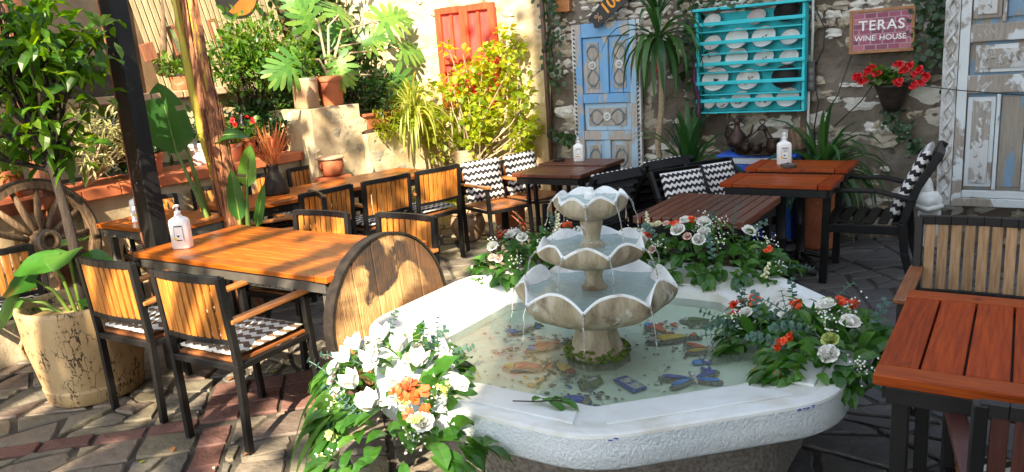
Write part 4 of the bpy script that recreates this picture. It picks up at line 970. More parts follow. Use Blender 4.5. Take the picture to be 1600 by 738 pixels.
stone_block('wheel_ledge', 'rough low stone ledge under the wagon wheel', 'ledge', -5.775, -5.40, 1.2, 3.4, -.02, .26, ['plaster', 'sunstone'], 20, 31)

# ------------------------------------------------------------------ pergola post
t = thing('pergola_post', 'dark tapering timber post rising past the small orange table', 'post', (-4.70, 2.80, 0))
b = MB(); b.box((0, 0, 1.45), (.13, .11, 2.9)); b.build('shaft', 'blackwood', t, bevel=.006)
b = MB(); b.box((-.072, -.035, 1.45), (.013, .05, 2.88)); b.build('edge_strip', 'post', t, bevel=.003)
b = MB()
for z in (.3, 1.1, 1.9): b.lathe([(.009, 0), (.008, .006), (.002, .009)], 8, (0, -.056, z), axis=Matrix.Rotation(R(90), 3, 'X'))
b.build('bolt', 'steel', t)

# ------------------------------------------------------------------ crackled planter with citrus tree and arum
pr = random.Random(5); PX, PY = -4.40, 2.10
t = thing('planter', 'big crackled clay planter with a young tree and broad arum leaves', 'planter', (PX, PY, 0))
prof = [(.30, 0), (.315, .012), (.335, .085), (.338, .092), (.331, .098), (.336, .11), (.405, .36), (.435, .54), (.445, .58), (.44, .60), (.415, .602), (.39, .585), (.375, .53)]
prof = [(r * (.80 - .13 * z), z * .93) for r, z in prof]
b = MB(); b.lathe(prof, 56); b.build('pot', 'crackle', t, smooth=True)
for a in (-92, 88):
    b = MB(); c_, s_ = math.cos(R(a - 34 + 0)), math.sin(R(a - 34))
    for k in range(6): q = (k - 2.5) * .02; b.tube([(.285 * c_ - q * s_, .285 * s_ + q * c_, .28 - abs(q) * .3), (.325 * c_ - q * 1.2 * s_, .325 * s_ + q * 1.2 * c_, .335), (.298 * c_ - q * .3 * s_, .298 * s_ + q * .3 * c_, .40)], [.006, .014, .008], 8)
    b.build('handle', 'crackle', t, smooth=True)
b = MB(); b.lathe([(.27, .47), (.2, .48), (.001, .485)], 28); b.build('soil', 'soil', t)
tp = [(.06, .02, .50), (.03, .02, .68), (-.05, .05, 1.03), (-.13, .07, 1.27), (-.22, .06, 1.49), (-.25, .1, 1.8)]
b = MB(); b.tube(tp, [.036, .032, .027, .024, .02, .013], 10, cap=False)
cl = []
for c, rad, k in (((-.30, .04, 1.95), (.44, .42, .38), 36), ((-.02, .26, 1.88), (.20, .22, .30), 14), ((-.42, -.08, 1.50), (.32, .30, .26), 16), ((-.08, .14, 1.46), (.2, .2, .18), 9), ((-.32, .0, 2.35), (.44, .46, .3), 14)): cl += subclumps(c, rad, k, .11, pr)
stems(b, tp[3], [c[0] for c in cl[::7]], .012, .003, pr); stems(b, tp[4], [c[0] for c in cl[1::5]], .013, .003, pr); stems(b, tp[5], [c[0] for c in cl[2::7]], .01, .003, pr)
b.build('trunk', 'bark', t, smooth=True)
b = MB(); shrub(b, cl, 900, .125, .054, pr, 2, .5, .1, .3); b.build('crown', 'leaf', t)
def heart(mb, p, d, nrm, L, W, droop=.5, fold=.18, mi=0, lobes=True, seg=8, wave=.03):
    """broad heart shaped blade from petiole point p along d"""
    p, d, nrm = V3(p), V3(d).normalized(), V3(nrm); x = d.cross(nrm).normalized(); q = p.copy(); vs = []; rows = []
    for i in range(seg + 1):
        t_ = i / seg; w = W / 2 * (math.sin(PI * min(1, .12 + .88 * t_) ** .72)) ** .85 if i < seg else 0
        dd = (d + V3((0, 0, -droop * t_))).normalized(); up = x.cross(dd); row = []
        for u in (-1, -.5, 0, .5, 1):
            back = -dd * (L * .16 * max(0, 1 - t_ * 3.2) * abs(u)) if lobes else V3((0, 0, 0))
            row.append(len(vs)); vs.append(q + x * (w * u) + up * (w * fold * abs(u) + wave * W * math.sin(t_ * 9 + u * 2) * abs(u)) + back)
        rows.append(row); q = q + dd * (L / seg)
    mb.add(vs, [(a[j], a[j + 1], c[j + 1], c[j]) for a, c in zip(rows, rows[1:]) for j in range(4)], mi)
b = MB(); sb_ = MB()
for (dx, dy, dz, d, L, W) in ((.04, -.12, .80, (-.80, -.56, .02), .23, .18), (.03, -.02, .84, (.40, -.45, -.05), .22, .19), (-.10, -.16, .70, (-.85, -.5, -.15), .23, .19), (-.20, -.22, .60, (-.65, -.5, -.75), .22, .17), (-.26, -.16, .52, (-.8, -.3, -.6), .2, .15), (.10, .02, .78, (.75, .5, .05), .18, .14), (-.06, .06, .86, (-.5, .5, .1), .2, .15), (.12, -.02, .58, (.8, .2, -.1), .15, .11)):
    tip = V3((dx, dy, dz)); sb_.tube([(dx * .25, dy * .25, .46), (dx * .6, dy * .6, .46 + (dz - .46) * .7), tip], [.012, .010, .007], 6, cap=False)
    heart(b, tip, d, (.35, -.45, .82), L, W, .55)
b.build('arum_leaves', 'glossleaf', t, smooth=True); sb_.build('arum_stalks', 'stalk', t, smooth=True)

# ------------------------------------------------------------------ banana plant
br = random.Random(9); BX, BY = -4.66, 3.42
t = thing('banana_plant', 'banana plant with a shaggy yellow and brown stem between the tables', 'plant', (BX, BY, 0))
bs = [(0, 0, 0), (-.04, 0, .4), (-.09, .02, .8), (-.16, .03, 1.2), (-.24, .06, 1.6), (-.32, .10, 2.0), (-.38, .14, 2.5)]
b = MB(); b.tube(bs, [.095, .09, .085, .078, .07, .062, .05], 14); b.build('stem', 'fibre', t, smooth=True)
b = MB()
def along(q): q *= len(bs) - 1; i = min(len(bs) - 2, int(q)); return V3(bs[i]).lerp(V3(bs[i + 1]), q - i)
for k in range(60):
    a = br.uniform(0, 2 * PI); q0 = br.uniform(0, .75); L = br.uniform(.1, .3); rr = .088 - .03 * q0
    pts = [along(min(1, q0 + L * f)) + V3((math.cos(a + f * .3), math.sin(a + f * .3), 0)) * (rr + .012 * math.sin(f * PI) + (.02 if f == 1 and br.random() < .4 else 0)) for f in (0, .33, .66, 1)]
    for p, q in zip(pts, pts[1:]): b.bar(p, q, br.uniform(.018, .035), .004, up=(math.cos(a), math.sin(a), 0))
b.build('dry_sheaths', 'fibre', t)
b = MB()
b.tube([V3(along(f)) + V3((-.02 - .02 * f, -.075 + .01 * f, 0)) for f in (.42, .55, .7, .85, 1.)], [.01, .032, .034, .03, .024], 10)
b.tube([V3(along(f)) + V3((.055, -.02, 0)) for f in (.62, .75, .88, 1.)], [.006, .02, .02, .016], 8)
b.build('green_sheath', 'bananastem', t, smooth=True)
def blade(mb, p, d, nrm, L, W, droop=.4, seg=14, tears=3, fold=.22, mi=0):
    p, d, nrm = V3(p), V3(d).normalized(), V3(nrm); x = d.cross(nrm).normalized(); vs = []; q = p.copy(); rows = []
    for i in range(seg + 1):
        t_ = i / seg; w = W / 2 * min(1, (t_ * 5 + .1)) ** .7 * (1 - t_ ** 3.5) ** .8
        dd = (d + V3((0, 0, -droop * t_))).normalized(); up = x.cross(dd); row = []
        for u in (-1, -.55, -.06, .06, .55, 1): row.append(len(vs)); vs.append(q + x * (w * u) + up * (w * fold * abs(u) ** 1.3 + .012 * W * math.sin(i * 2.7 + u)))
        rows.append(row); q = q + dd * (L / seg)
    torn = set(br.sample(range(3, seg - 1), tears)) if tears else set()
    mb.add(vs, [(a[j], a[j + 1], c[j + 1], c[j]) for i, (a, c) in enumerate(zip(rows, rows[1:])) for j in range(5) if not (i in torn and j in ((0, 1) if i % 2 else (4,)))], mi)
cam_side = V3((.56, -.83, .25)).normalized()
for (p0, p1, d, L, W, dr, nr, tr_) in (((-.14, -.09, .55), (-.36, -.16, 1.22), (-.10, -.03, 1), .50, .30, .25, (.7, -.65, .25), 2), ((-.12, .0, .75), (-.2, -.03, 1.26), (.35, .35, .32), .34, .15, 1.1, (.3, -.5, .8), 0),
                                       ((.05, .02, .5), (.08, .05, .95), (.12, .1, .8), .30, .13, .2, (.6, -.7, .1), 1), ((.0, .0, .5), (.04, -.02, .72), (-.03, 0, 1), .36, .12, .1, (.65, -.7, .1), 0), ((.08, .02, .45), (.13, .05, .66), (.25, .15, 1), .32, .07, .1, (.6, -.7, .2), 0),
                                       ((-.25, -.06, .7), (-.34, -.1, 1.30), (-.75, .25, .35), .45, .2, .5, (.2, -.3, .9), 2), ((-.38, .14, 2.4), (-.5, .05, 2.6), (-.6, -.4, .6), .9, .3, .6, (.2, -.3, .9), 3), ((-.38, .14, 2.4), (-.3, .25, 2.6), (.4, .6, .7), .9, .3, .6, (.2, -.3, .9), 3)):
    b = MB(); st_ = MB(); p0, p1 = V3(p0), V3(p1); st_.tube([p0, p0.lerp(p1, .5) + V3((.02, -.02, .03)), p1], [.022, .016, .010], 8, cap=False)
    blade(b, p1, d, nr, L, W, dr, 14, tr_)
    q = p1.copy(); dd = V3(d).normalized(); pts = [q.copy()]
    for i in range(8): dd = (V3(d).normalized() + V3((0, 0, -dr * i / 8))).normalized(); q = q + dd * L / 8.5; pts.append(q.copy())
    st_.tube(pts, [.009 - .0008 * i for i in range(9)], 6, cap=False)
    o = b.build('leaf_blade', 'banana', t, smooth=True); st_.build('leaf_stalk', 'stalk', o, smooth=True)

# ------------------------------------------------------------------ pots and plants
def pot(parent, r, h, mat, style='plain', c=(0, 0, 0)):
    b = MB()
    prof = {'plain': [(r * .68, 0), (r * .72, .01), (r * .94, h * .82), (r * 1.02, h * .82), (r * 1.04, h), (r * .93, h), (r * .88, h * .86)],
            'tub': [(r * .86, 0), (r * .92, .01), (r * .97, h * .9), (r * 1.0, h * .9), (r * 1.0, h), (r * .9, h), (r * .88, h * .86)],
            'belly': [(r * .6, 0), (r * .66, .01), (r * .95, h * .35), (r, h * .6), (r * .9, h * .84), (r * .82, h * .9), (r * .9, h * .95), (r * .9, h), (r * .78, h), (r * .75, h * .88)]}[style]
    b.lathe(prof, 30, c); o = b.build('pot', mat, parent, smooth=False)
    for p in o.data.polygons: p.use_smooth = True
    m = o.modifiers.new('edge', 'EDGE_SPLIT'); m.split_angle = R(38)
    b = MB(); b.lathe([(r * .9, h * .87), (.001, h * .89)], 20, c); b.build('soil', 'soil', parent)
def potted(name, label, loc, r, h, potmat, style, leafm, size, n, L, W, seed, cat='potted plant', group=None, kind='bush', flowers=None, droop=.3, up=.35, stemmat='bark', round_=False):
    t = thing(name, label, cat, loc, seed * 37 % 360, group); q = random.Random(seed)
    if r: pot(t, r, h, potmat, style)
    b = MB(); s = MB()
    if kind == 'bush':
        cl = subclumps((0, 0, h + size[2] * .75), size, max(5, n // 22), min(size) * .42, q)
        shrub(b, cl, n, L, W, q, 2, droop, up, round_=round_); stems(s, (0, 0, h * .85), [c[0] for c in cl[::2]], .009, .003, q)
        s.build('stems', stemmat, t, smooth=True)
    else:
        straps(b, (0, 0, h * .9), n, L, W, q, size, droop)
    b.build('foliage', leafm, t, smooth=kind != 'bush')
    if flowers:
        fm, cnt, fr = flowers
        for _ in range(cnt):
            d = rdir(q); d.z = abs(d.z); p = V3((0, 0, h + size[2] * .8)) + V3((d.x * size[0], d.y * size[1], d.z * size[2] * .7)); f = MB(); blossom(f, p, d, fr, q); f.build('flower', fm, t, smooth=True)
    return t
def blossom(mb, p, d, r_, q, k=9, mi=0):
    """small open blossom of cupped petals"""
    d = V3(d).normalized(); a = d.orthogonal().normalized(); c = d.cross(a)
    for i in range(k):
        g = 2 * PI * i / k * (1 if i < 5 else 1.9); o = a * math.cos(g) + c * math.sin(g); e = .75 if i < 5 else .3
        mb.leaf(V3(p), (o * e + d * (1 - e)).normalized(), d, r_ * (1.1 if i < 5 else .8), r_ * .95, 2, 0, -.25, mi, round_=True)
def rose(mb, p, d, r_, q, mi=0):
    d = V3(d).normalized(); a = d.orthogonal().normalized(); c = d.cross(a)
    for ring, (k, e, l, hh) in enumerate(((3, .12, .75, .35), (4, .30, .85, .25), (5, .55, .95, .12), (6, .85, 1.0, 0))):
        for i in range(k):
            g = 2 * PI * (i + q.uniform(-.15, .15)) / k + ring * .7; o = a * math.cos(g) + c * math.sin(g); t_ = c * math.cos(g) - a * math.sin(g)
            vs = []
            for v in range(4):
                f = v / 3; rad = r_ * (.10 + e * .85 * f ** .7); z = r_ * (hh * .3 + (1.05 - e * .65) * l * f - (.28 * e * f ** 3)); w = r_ * .62 * (.45 + .55 * math.sin(PI * min(.62, .15 + .5 * f)) / .94) * (1 if v < 3 else .72)
                for u in (-1, -.4, .4, 1): vs.append(V3(p) + o * (rad - .22 * r_ * u * u * (.5 + e)) + t_ * (w * u) + d * (z + (.03 * r_ * u * u if v < 3 else -.06 * r_ * u * u)))
            mb.add(vs, [(j * 4 + i2, j * 4 + i2 + 1, (j + 1) * 4 + i2 + 1, (j + 1) * 4 + i2) for j in range(3) for i2 in range(3)], mi)
    mb.blob(V3(p) + d * r_ * .3, (r_ * .22,) * 3, mi, .3, q.random() * 9, 1)

PT = 'pots standing on the terraces'
potted('potted_plant', 'glazed white pot with a small plant, beside the banana stem', (-6.05, 4.14, .99), .11, .19, 'whitepot', 'plain', 'darkleaf', (.16, .16, .14), 70, .08, .04, 1, group=PT)
potted('potted_plant', 'terracotta pot of red geraniums and bright leaves, right of the banana stem', (-6.0, 4.60, .99), .10, .18, 'terracotta', 'plain', 'shrubleaf', (.15, .15, .12), 150, .045, .045, 2, group=PT, flowers=('red', 7, .03), round_=True)
potted('potted_plant', 'terracotta pot at the left of the brown pair, with trailing dark leaves', (-5.98, 5.10 - .22, .99), .105, .18, 'terracotta', 'plain', 'darkleaf', (.22, .2, .16), 200, .06, .03, 3, group=PT)
t = stone_block('pot_stand', 'small brick stand under the pale terracotta tub beside the stone pier', 'stand', -6.5, -6.16, 5.1, 5.6, -.02, .93, ['coping', 'terracotta'], 0, 3)
potted('potted_plant', 'pale terracotta tub against the stone pier with drooping leaves', (-6.30, 5.30, .935), .11, .20, 'terracotta', 'tub', 'shrubleaf', (.24, .22, .16), 200, .06, .03, 4, group=PT)
potted('potted_plant', 'pot of purple spiked leaves on the coping left of the brown pair', (-6.2, 4.74, .99), .08, .14, 'iron', 'plain', 'purple', (.2, 1.0), 34, .26, .035, 5, group=PT, kind='strap')
t = thing('lidded_pot', 'squat glazed clay pot with a flat pale lid by the long table', 'pot', (-5.42, 5.08, .742), 0); t.scale = (1.15,) * 3
stone_block('plant_stand', 'small brick stand under the squat lidded pot', 'stand', -5.56 + .005, -5.30, 4.96, 5.22, -.02, .74, ['coping', 'terracotta'], 0, 33)
b = MB(); b.lathe([(.06, 0), (.085, .02), (.105, .08), (.10, .13), (.09, .14)], 28); b.build('body', 'terracotta', t, smooth=True)
b = MB(); b.lathe([(.112, .142), (.116, .15), (.11, .162), (.03, .166), (.001, .166)], 28); b.build('lid', 'palepot', t)
for s in (-1, 1): b = MB(); b.tube([(0, s * .09, .12), (.01, s * .128, .10), (0, s * .10, .06)], .009, 6); b.build('handle', 'terracotta', t, smooth=True)
potted('potted_plant', 'small terracotta pot with bright leaves on the coping behind the long table', (-5.92, 4.40, .99), .085, .15, 'terracotta', 'plain', 'shrubleaf', (.13, .13, .13), 110, .06, .03, 201, group=PT)
potted('potted_plant', 'squat terracotta bowl of trailing leaves on the pale upper ledge', (-7.0, 4.75, 1.632), .12, .13, 'terracotta', 'tub', 'shrubleaf', (.2, .2, .14), 160, .07, .035, 202, group=PT)
potted('potted_plant', 'small clay pot on the pale upper ledge near the bright bushy shrub', (-7.0, 5.35, 1.632), .09, .15, 'palepot', 'plain', 'darkleaf', (.14, .14, .14), 110, .06, .03, 203, group=PT)
potted('potted_plant', 'terracotta pot with a dark shrub on the coping behind the dark post', (-5.95, 3.62, .99), .10, .17, 'terracotta', 'plain', 'darkleaf', (.16, .16, .16), 140, .07, .03, 204, group=PT)
potted('potted_plant', 'tall terracotta pot on the coping behind the wagon wheel', (-6.0, 2.55, .99), .10, .2, 'terracotta', 'plain', 'shrubleaf', (.16, .16, .16), 140, .07, .03, 205, group=PT)
# pots with monsteras on the pier
MG = 'big pots on the stone pier'
def monstera_leaf(mb, p, d, nrm, Ln, q, mi=0):
    p, d, nrm = V3(p), V3(d).normalized(), V3(nrm).normalized(); x = d.cross(nrm).normalized(); nrm = x.cross(d)
    def pt(u, v, dz=0): r2 = (u * u + (v - .3) ** 2); return p + (x * u + d * v) * Ln + nrm * (-.28 * r2 + dz - .10 * abs(u)) * Ln
    vs, fs = [], []
    def quadstrip(rows): 
        o = len(vs)
        k = len(rows[0])
        for r_ in rows: vs.extend(r_)
        for i in range(len(rows) - 1):
            for j in range(k - 1): fs.append((o + i * k + j, o + i * k + j + 1, o + (i + 1) * k + j + 1, o + (i + 1) * k + j))
    mids = [-.02 + i * .12 for i in range(9)]
    quadstrip([[pt(-.19 * w, v), pt(0, v, -.02), pt(.19 * w, v)] for v, w in zip(mids, (.6, 1, 1.1, 1.05, .95, .85, .7, .5, .1))])
    for s in (-1, 1):
        for i in range(7):
            g = R((-38, -8, 14, 30, 44, 58, 72)[i]); base = .02 + i * .125; Lb = (.40, .50, .52, .48, .42, .36, .28)[i] * q.uniform(.9, 1.08); wd = (.20, .17, .14, .13, .12, .11, .09)[i]
            ca, sa = math.cos(g), math.sin(g); rows = []
            for f, ww in ((0, .5), (.3, .85), (.6, 1.05), (.85, .8), (1, .12)):
                bend = .10 * f * f * Lb; cx, cy = s * (.07 + ca * Lb * f), base + sa * Lb * f + bend
                rows.append([pt(cx + s * sa * wd / 2 * ww, cy - ca * wd / 2 * ww), pt(cx - s * sa * wd / 2 * ww, cy + ca * wd / 2 * ww)])
            quadstrip(rows)
    mb.add(vs, fs, mi)
mq = random.Random(14)
t = thing('monstera', 'large monstera in a terracotta pot on the stone pier with deeply cut leaves', 'potted plant', (-5.80, 5.56, 1.372), 0, MG); pot(t, .145, .29, 'terracotta')
b = MB(); s = MB()
tocam = V3((.68, -.66, .32))
for (dx, dy, dz, dl, L) in ((-.05, .28, .88, (-.4, .5, .3), .40), (.02, .80, .82, (.2, .75, .15), .44), (-.02, -.34, .46, (-.1, -.8, -.35), .40), (.12, .02, .46, (.25, .0, -.8), .32), (.10, .78, .24, (.3, .5, -.45), .40), (-.25, .35, .55, (-.2, .3, .7), .36), (-.1, -.05, .75, (-.1, -.3, .7), .34), (.05, 1.05, .52, (.2, .8, -.1), .36), (-.2, .0, .95, (-.3, -.1, .5), .36), (.0, .5, .6, (.3,.3,.1), .3)):
    p = V3((dx, dy, dz)); s.tube([(0, 0, .26), (dx * .3, dy * .3, .26 + (dz - .2) * .75), p], [.016, .012, .008], 6, cap=False)
    monstera_leaf(b, p, V3(dl), tocam + rdir(mq) * .3, L, mq)
b.build('cut_leaves', 'monstera', t, smooth=True); s.build('stalks', 'palebark', t, smooth=True)
potted('potted_plant', 'pale clay pot beside the monstera pot on the stone pier', (-5.86, 5.28, 1.372), .13, .29, 'palepot', 'tub', 'shrubleaf', (.22, .2, .2), 160, .08, .035, 6, group=MG)
t = thing('trough', 'red clay trough with a dense dark shrub right of the big pots', 'potted plant', (-5.70, 6.05, 1.085)); b = MB()
b.box((0, 0, .075), (.26, .55, .15)); b.box((0, 0, .155), (.30, .60, .03)); b.build('trough_box', 'terracotta', t, bevel=.008)
q = random.Random(31); cl = subclumps((0, .0, .34), (.2, .34, .2), 26, .10, q); b = MB(); shrub(b, cl, 900, .06, .03, q, 1); b.build('foliage', 'darkleaf', t); b = MB(); stems(b, (0, 0, .15), [c[0] for c in cl[::2]], .01, .004, q); b.build('stems', 'bark', t)
def bush(name, label, c, rad, n, L, W, leafm, seed, k=30, sz=.13, cat='shrub', base=None, group=None, up=.35, stemmat='bark', droop=.3, seg=2, round_=False):
    q = random.Random(seed); base = base or (c[0], c[1], c[2] - rad[2]); t = thing(name, label, cat, base, 0, group)
    cc = V3(c) - V3(base); cl = subclumps(cc, rad, k, sz, q); b = MB(); shrub(b, cl, n, L, W, q, seg, droop, up, round_=round_); b.build('foliage', leafm, t)
    b = MB(); stems(b, (0, 0, 0), [x[0] for x in cl[::2]], .012, .003, q); b.build('stems', stemmat, t, smooth=True); return t
bush('shrub', 'bright green bushy shrub in front of the cream screen under the orange sign', (-6.35, 5.05, 1.90), (.28, .50, .36), 1300, .09, .035, 'shrubleaf', 41, 44, .14, base=(-6.4, 5.0, 1.0))
bush('shrub', 'darker leafy shrub above the terracotta pots on the terrace', (-6.35, 4.95, 1.36), (.22, .62, .20), 1000, .07, .032, 'darkleaf', 42, 40, .12, base=(-6.4, 4.9, 1.0))
bush('shrub', 'tangle of dark leaves in the deep shade behind the monstera', (-6.3, 6.25, 1.75), (.45, .5, .55), 1100, .09, .045, 'darkleaf', 43, 40, .16, base=(-6.3, 6.3, 1.06))
bush('shrub', 'added dark leafy mass standing in for the deep shade above the monstera', (-6.7, 6.45, 2.45), (.75, .4, .6), 900, .10, .05, 'darkleaf', 143, 50, .17, base=(-6.6, 6.5, 1.08))  # dark foliage put where the background is only deep shade
bush('shrub', 'mid green bush on the ledge between the cream screen and the monstera', (-6.5, 5.75, 1.72), (.3, .42, .38), 900, .085, .038, 'shrubleaf', 144, 44, .13, base=(-6.5, 5.8, .9))
bush('shrub', 'glossy dark shrub on the coping just behind the dark post', (-6.1, 3.55, 1.30), (.22, .36, .28), 520, .09, .035, 'darkleaf', 145, 26, .12, base=(-6.1, 3.6, .99))
bush('shrub', 'loose bright shrub on the coping behind the wagon wheel', (-6.2, 2.2, 1.30), (.24, .6, .28), 560, .085, .034, 'shrubleaf', 146, 30, .12, base=(-6.2, 2.2, .96))
bush('shrub', 'small leafy tuft trailing over the garden wall beside the pier', (-5.50, 5.95, 1.02), (.07, .20, .13), 200, .055, .026, 'vineleaf', 147, 12, .07, base=(-5.58, 5.95, 1.08))
bush('shrub', 'pale cream leaved shrub on the coping behind the small orange table', (-5.78, 3.10, 1.28), (.16, .30, .28), 620, .085, .017, 'oleander', 44, 26, .11, base=(-5.85, 3.0, .99), stemmat='palebark', droop=.5)
bush('shrub', 'small yellow green shrub at the foot of the red trough', (-5.45, 6.2, 1.16), (.14, .40, .13), 420, .06, .025, 'vineleaf', 45, 18, .10, base=(-5.56, 6.2, 1.08))
bush('climbing_vine', 'sunlit yellow green vine climbing over the red shutter and plaster', (-4.86, 6.60, 1.26), (.84, .22, .70), 1500, .075, .060, 'vineleaf', 46, 110, .085, 'vine', base=(-4.95, 6.62, .53), up=.15, stemmat='palebark', round_=True)
bush('climbing_vine', 'thin sunlit vine strand hanging beside the downpipe', (-4.38, 6.78, 1.35), (.20, .07, .78), 520, .066, .052, 'vineleaf', 47, 24, .09, 'vine', base=(-4.5, 6.78, .53), up=.0, stemmat='palebark', round_=True)
bush('shrub', 'low green clump on the floor pot corner, under the spider plant', (-4.86, 6.08, .44), (.2, .24, .12), 300, .06, .05, 'vineleaf', 48, 14, .10, base=(-4.9, 6.1, .22), round_=True)
potted('spider_plant', 'arching striped spider plant on the low sunny wall', (-5.42, 6.34, 1.08), .10, .12, 'terracotta', 'plain', 'spiderleaf', (.15, 1.4), 120, .62, .026, 7, kind='strap', droop=1.3)
potted('spider_plant', 'lower arching spider plant in a pale pot beside the stone bed', (-4.98, 5.86, .0), .13, .42, 'palepot', 'tub', 'spiderleaf', (.2, 1.4), 80, .46, .022, 8, kind='strap', droop=1.4)
potted('potted_plant', 'ribbed pale clay pot on the stone bed under the vine', (-4.93, 6.52, .545), .115, .25, 'palepot', 'tub', 'vineleaf', (.13, .13, .10), 60, .06, .055, 9, round_=True)
potted('potted_plant', 'rounded clay pot on the floor with a small succulent', (-4.46, 5.86, 0), .17, .28, 'palepot', 'belly', 'shrubleaf', (.10, .10, .04), 90, .03, .02, 10, round_=True)
potted('agave', 'small purple grey agave in a square clay tub behind the zigzag chair', (-4.22, 6.25, .0), .16, .34, 'terracotta', 'tub', 'purple', (.2, 1.2), 26, .2, .04, 11, kind='strap', droop=.2)
# yucca and the strap leaved pots at the shaded wall
t = thing('yucca', 'tall yucca with a bare ringed stem and drooping dark leaves before the wall', 'plant', (-2.74, 6.55, 0)); pot(t, .15, .28, 'terracotta')
q = random.Random(51); b = MB(); b.tube([(0, 0, .22), (.02, 0, .6), (-.01, 0, .85), (.04, -.01, 1.15), (.06, -.02, 1.42), (.03, -.02, 1.75)], [.034, .03, .027, .026, .028, .035], 10); b.build('trunk', 'palebark', t, smooth=True)
b = MB(); straps(b, (.03, -.02, 1.78), 40, .62, .052, q, (.15, 1.9), .9, 6); straps(b, (.03, -.02, 1.95), 14, .58, .05, q, (.0, .7), .3, 6); straps(b, (.0, 0, .35), 14, .42, .04, q, (.2, 1.0), .4, 5); b.build('leaves', 'palmleaf', t, smooth=True)
potted('strap_plant', 'strap leaved plant behind the armchairs, left of the blue cabinet', (-2.42, 6.46, .0), .16, .62, 'terracotta', 'tub', 'palmleaf', (.05, 1.35), 58, .72, .06, 52, kind='strap', droop=.8)
potted('strap_plant', 'strap leaved plant right of the blue cabinet below the cables', (-1.34, 6.52, .0), .17, .62, 'terracotta', 'tub', 'palmleaf', (.05, 1.5), 60, .74, .055, 53, kind='strap', droop=1.0)
t = thing('flower_pot', 'dark wall basket of red geraniums below the brick printed sign', 'flower pot', (-.87, 6.82, 1.06))
b = MB(); b.lathe([(.02, 0), (.06, .02), (.085, .09), (.125, .20), (.135, .215), (.12, .22), (.10, .18)], 22); b.build('pot', 'iron', t, smooth=True)
q = random.Random(61); cl = subclumps((0, -.03, .29), (.19, .08, .06), 14, .07, q); b = MB(); shrub(b, cl, 200, .05, .05, q, 1, round_=True); b.build('foliage', 'shrubleaf', t)
for (x, z) in ((-.20, .26), (-.14, .36), (-.10, .32), (.05, .38), (.08, .34), (.12, .36), (.17, .30), (.21, .24), (.15, .22), (.24, .27), (-.24, .30), (.05, .25), (-.17, .33), (.19, .33)):
    b = MB(); p = V3((x, -.10 + q.uniform(-.03, .03), z))
    for k in range(4): blossom(b, p + rdir(q) * .018, V3((0, -1, .3)) + rdir(q) * .5, .030, q)
    b.build('flower', 'red', t, smooth=True)
def ivy(label, path, n, spread, L, seed, mat='darkleaf'):
    q = random.Random(seed); t = thing('ivy', label, 'ivy', path[0], 0, 'ivy strands on the wall'); b = MB(); s = MB(); p0 = V3(path[0]); pts = [V3(p) - p0 for p in path]
    s.tube(pts, .005, 5); s.build('stem', 'bark', t)
    for _ in range(n):
        f = q.random() * (len(pts) - 1); i = min(int(f), len(pts) - 2); p = pts[i].lerp(pts[i + 1], f - i) + V3((q.gauss(0, spread), -abs(q.gauss(0, .03)) - .01, q.gauss(0, spread)))
        b.leaf(p, V3((q.gauss(0, .7), -.35, q.gauss(-.4, .6))), V3((0, -1, .3)) + rdir(q) * .4, L * q.uniform(.7, 1.2), L * q.uniform(.7, 1), 2, .3, .1, round_=True)
    b.build('foliage', mat, t)
ivy('dark ivy clump hanging over the downpipe top', [(-4.0, 6.86, 2.35), (-3.92, 6.86, 2.12), (-3.98, 6.86, 1.75), (-3.93, 6.86, 1.4)], 110, .06, .055, 1)
ivy('short ivy sprig low on the wall between downpipe and blue door', [(-4.0, 6.86, .92), (-3.88, 6.85, .87), (-3.78, 6.85, .86)], 34, .025, .07, 2)
ivy('long ivy strand between the yucca and the plate rack', [(-2.62, 6.88, 2.35), (-2.50, 6.88, 1.9), (-2.55, 6.88, 1.5), (-2.48, 6.88, 1.1), (-2.6, 6.88, .8)], 170, .05, .06, 3)
ivy('ivy trailing down the wall below the geranium basket', [(-.92, 6.86, 1.08), (-.82, 6.86, .95), (-.70, 6.86, .80), (-.62, 6.86, .70)], 90, .03, .05, 4)
ivy('dark ivy mass between the brick printed sign and the white carved door', [(-.64, 6.87, 2.4), (-.62, 6.87, 2.0), (-.6, 6.87, 1.7), (-.62, 6.87, 1.35)], 230, .07, .055, 5)
ivy('loose ivy over the top of the plate rack', [(-2.4, 6.8, 2.06), (-2.1, 6.78, 2.04), (-1.75, 6.8, 2.12), (-1.2, 6.88, 2.1)], 60, .04, .045, 6)

# ------------------------------------------------------------------ shutter, pipe, doors
t = thing('red_shutter', 'bright red panelled window shutter half hidden by the vine', 'shutter', (-5.02, 6.88, 1.2))
for x in (-.35, -.005, .35): b = MB(); b.box((x, -.025, .54), (.075 if abs(x) > .1 else .10, .05, 1.08)); b.build('stile', 'shutter', t, bevel=.006)
for s in (-1, 1):
    for z in (.03, .52, 1.05): b = MB(); b.box((s * .178, -.024, z), (.262, .044, .07)); b.build('rail', 'shutter', t, bevel=.006)
    b = MB(); b.box((s * .178, -.023, .54), (.03, .04, .92)); b.build('muntin', 'shutter', t, bevel=.004)
    b = MB(); b.box((s * .178, -.006, .54), (.27, .014, 1.04)); b.build('panel', 'shutterpanel', t)
t = thing('downpipe', 'thin brown downpipe on the wall between sun and shade', 'pipe', (-4.05, 6.84, 0)); b = MB(); b.tube([(0, 0, 0), (0, 0, 1.2), (.005, 0, 3.4)], .026, 12); b.build('tube', 'pipe', t, smooth=True)
for z in (.9, 1.75): b = MB(); b.lathe([(.031, -.02), (.033, 0), (.031, .02)], 14, (0, 0, z)); b.box((0, .045, z), (.02, .06, .02)); b.build('bracket', 'iron', t)
b = MB(); b.box((-3.83, 6.90, 2.19), (.15, .07, .17), (0, R(3), 0)); tag(b.build('wood_block', 'arm', bevel=.008), 'small brown wooden block fixed on the wall above the blue door', 'block')
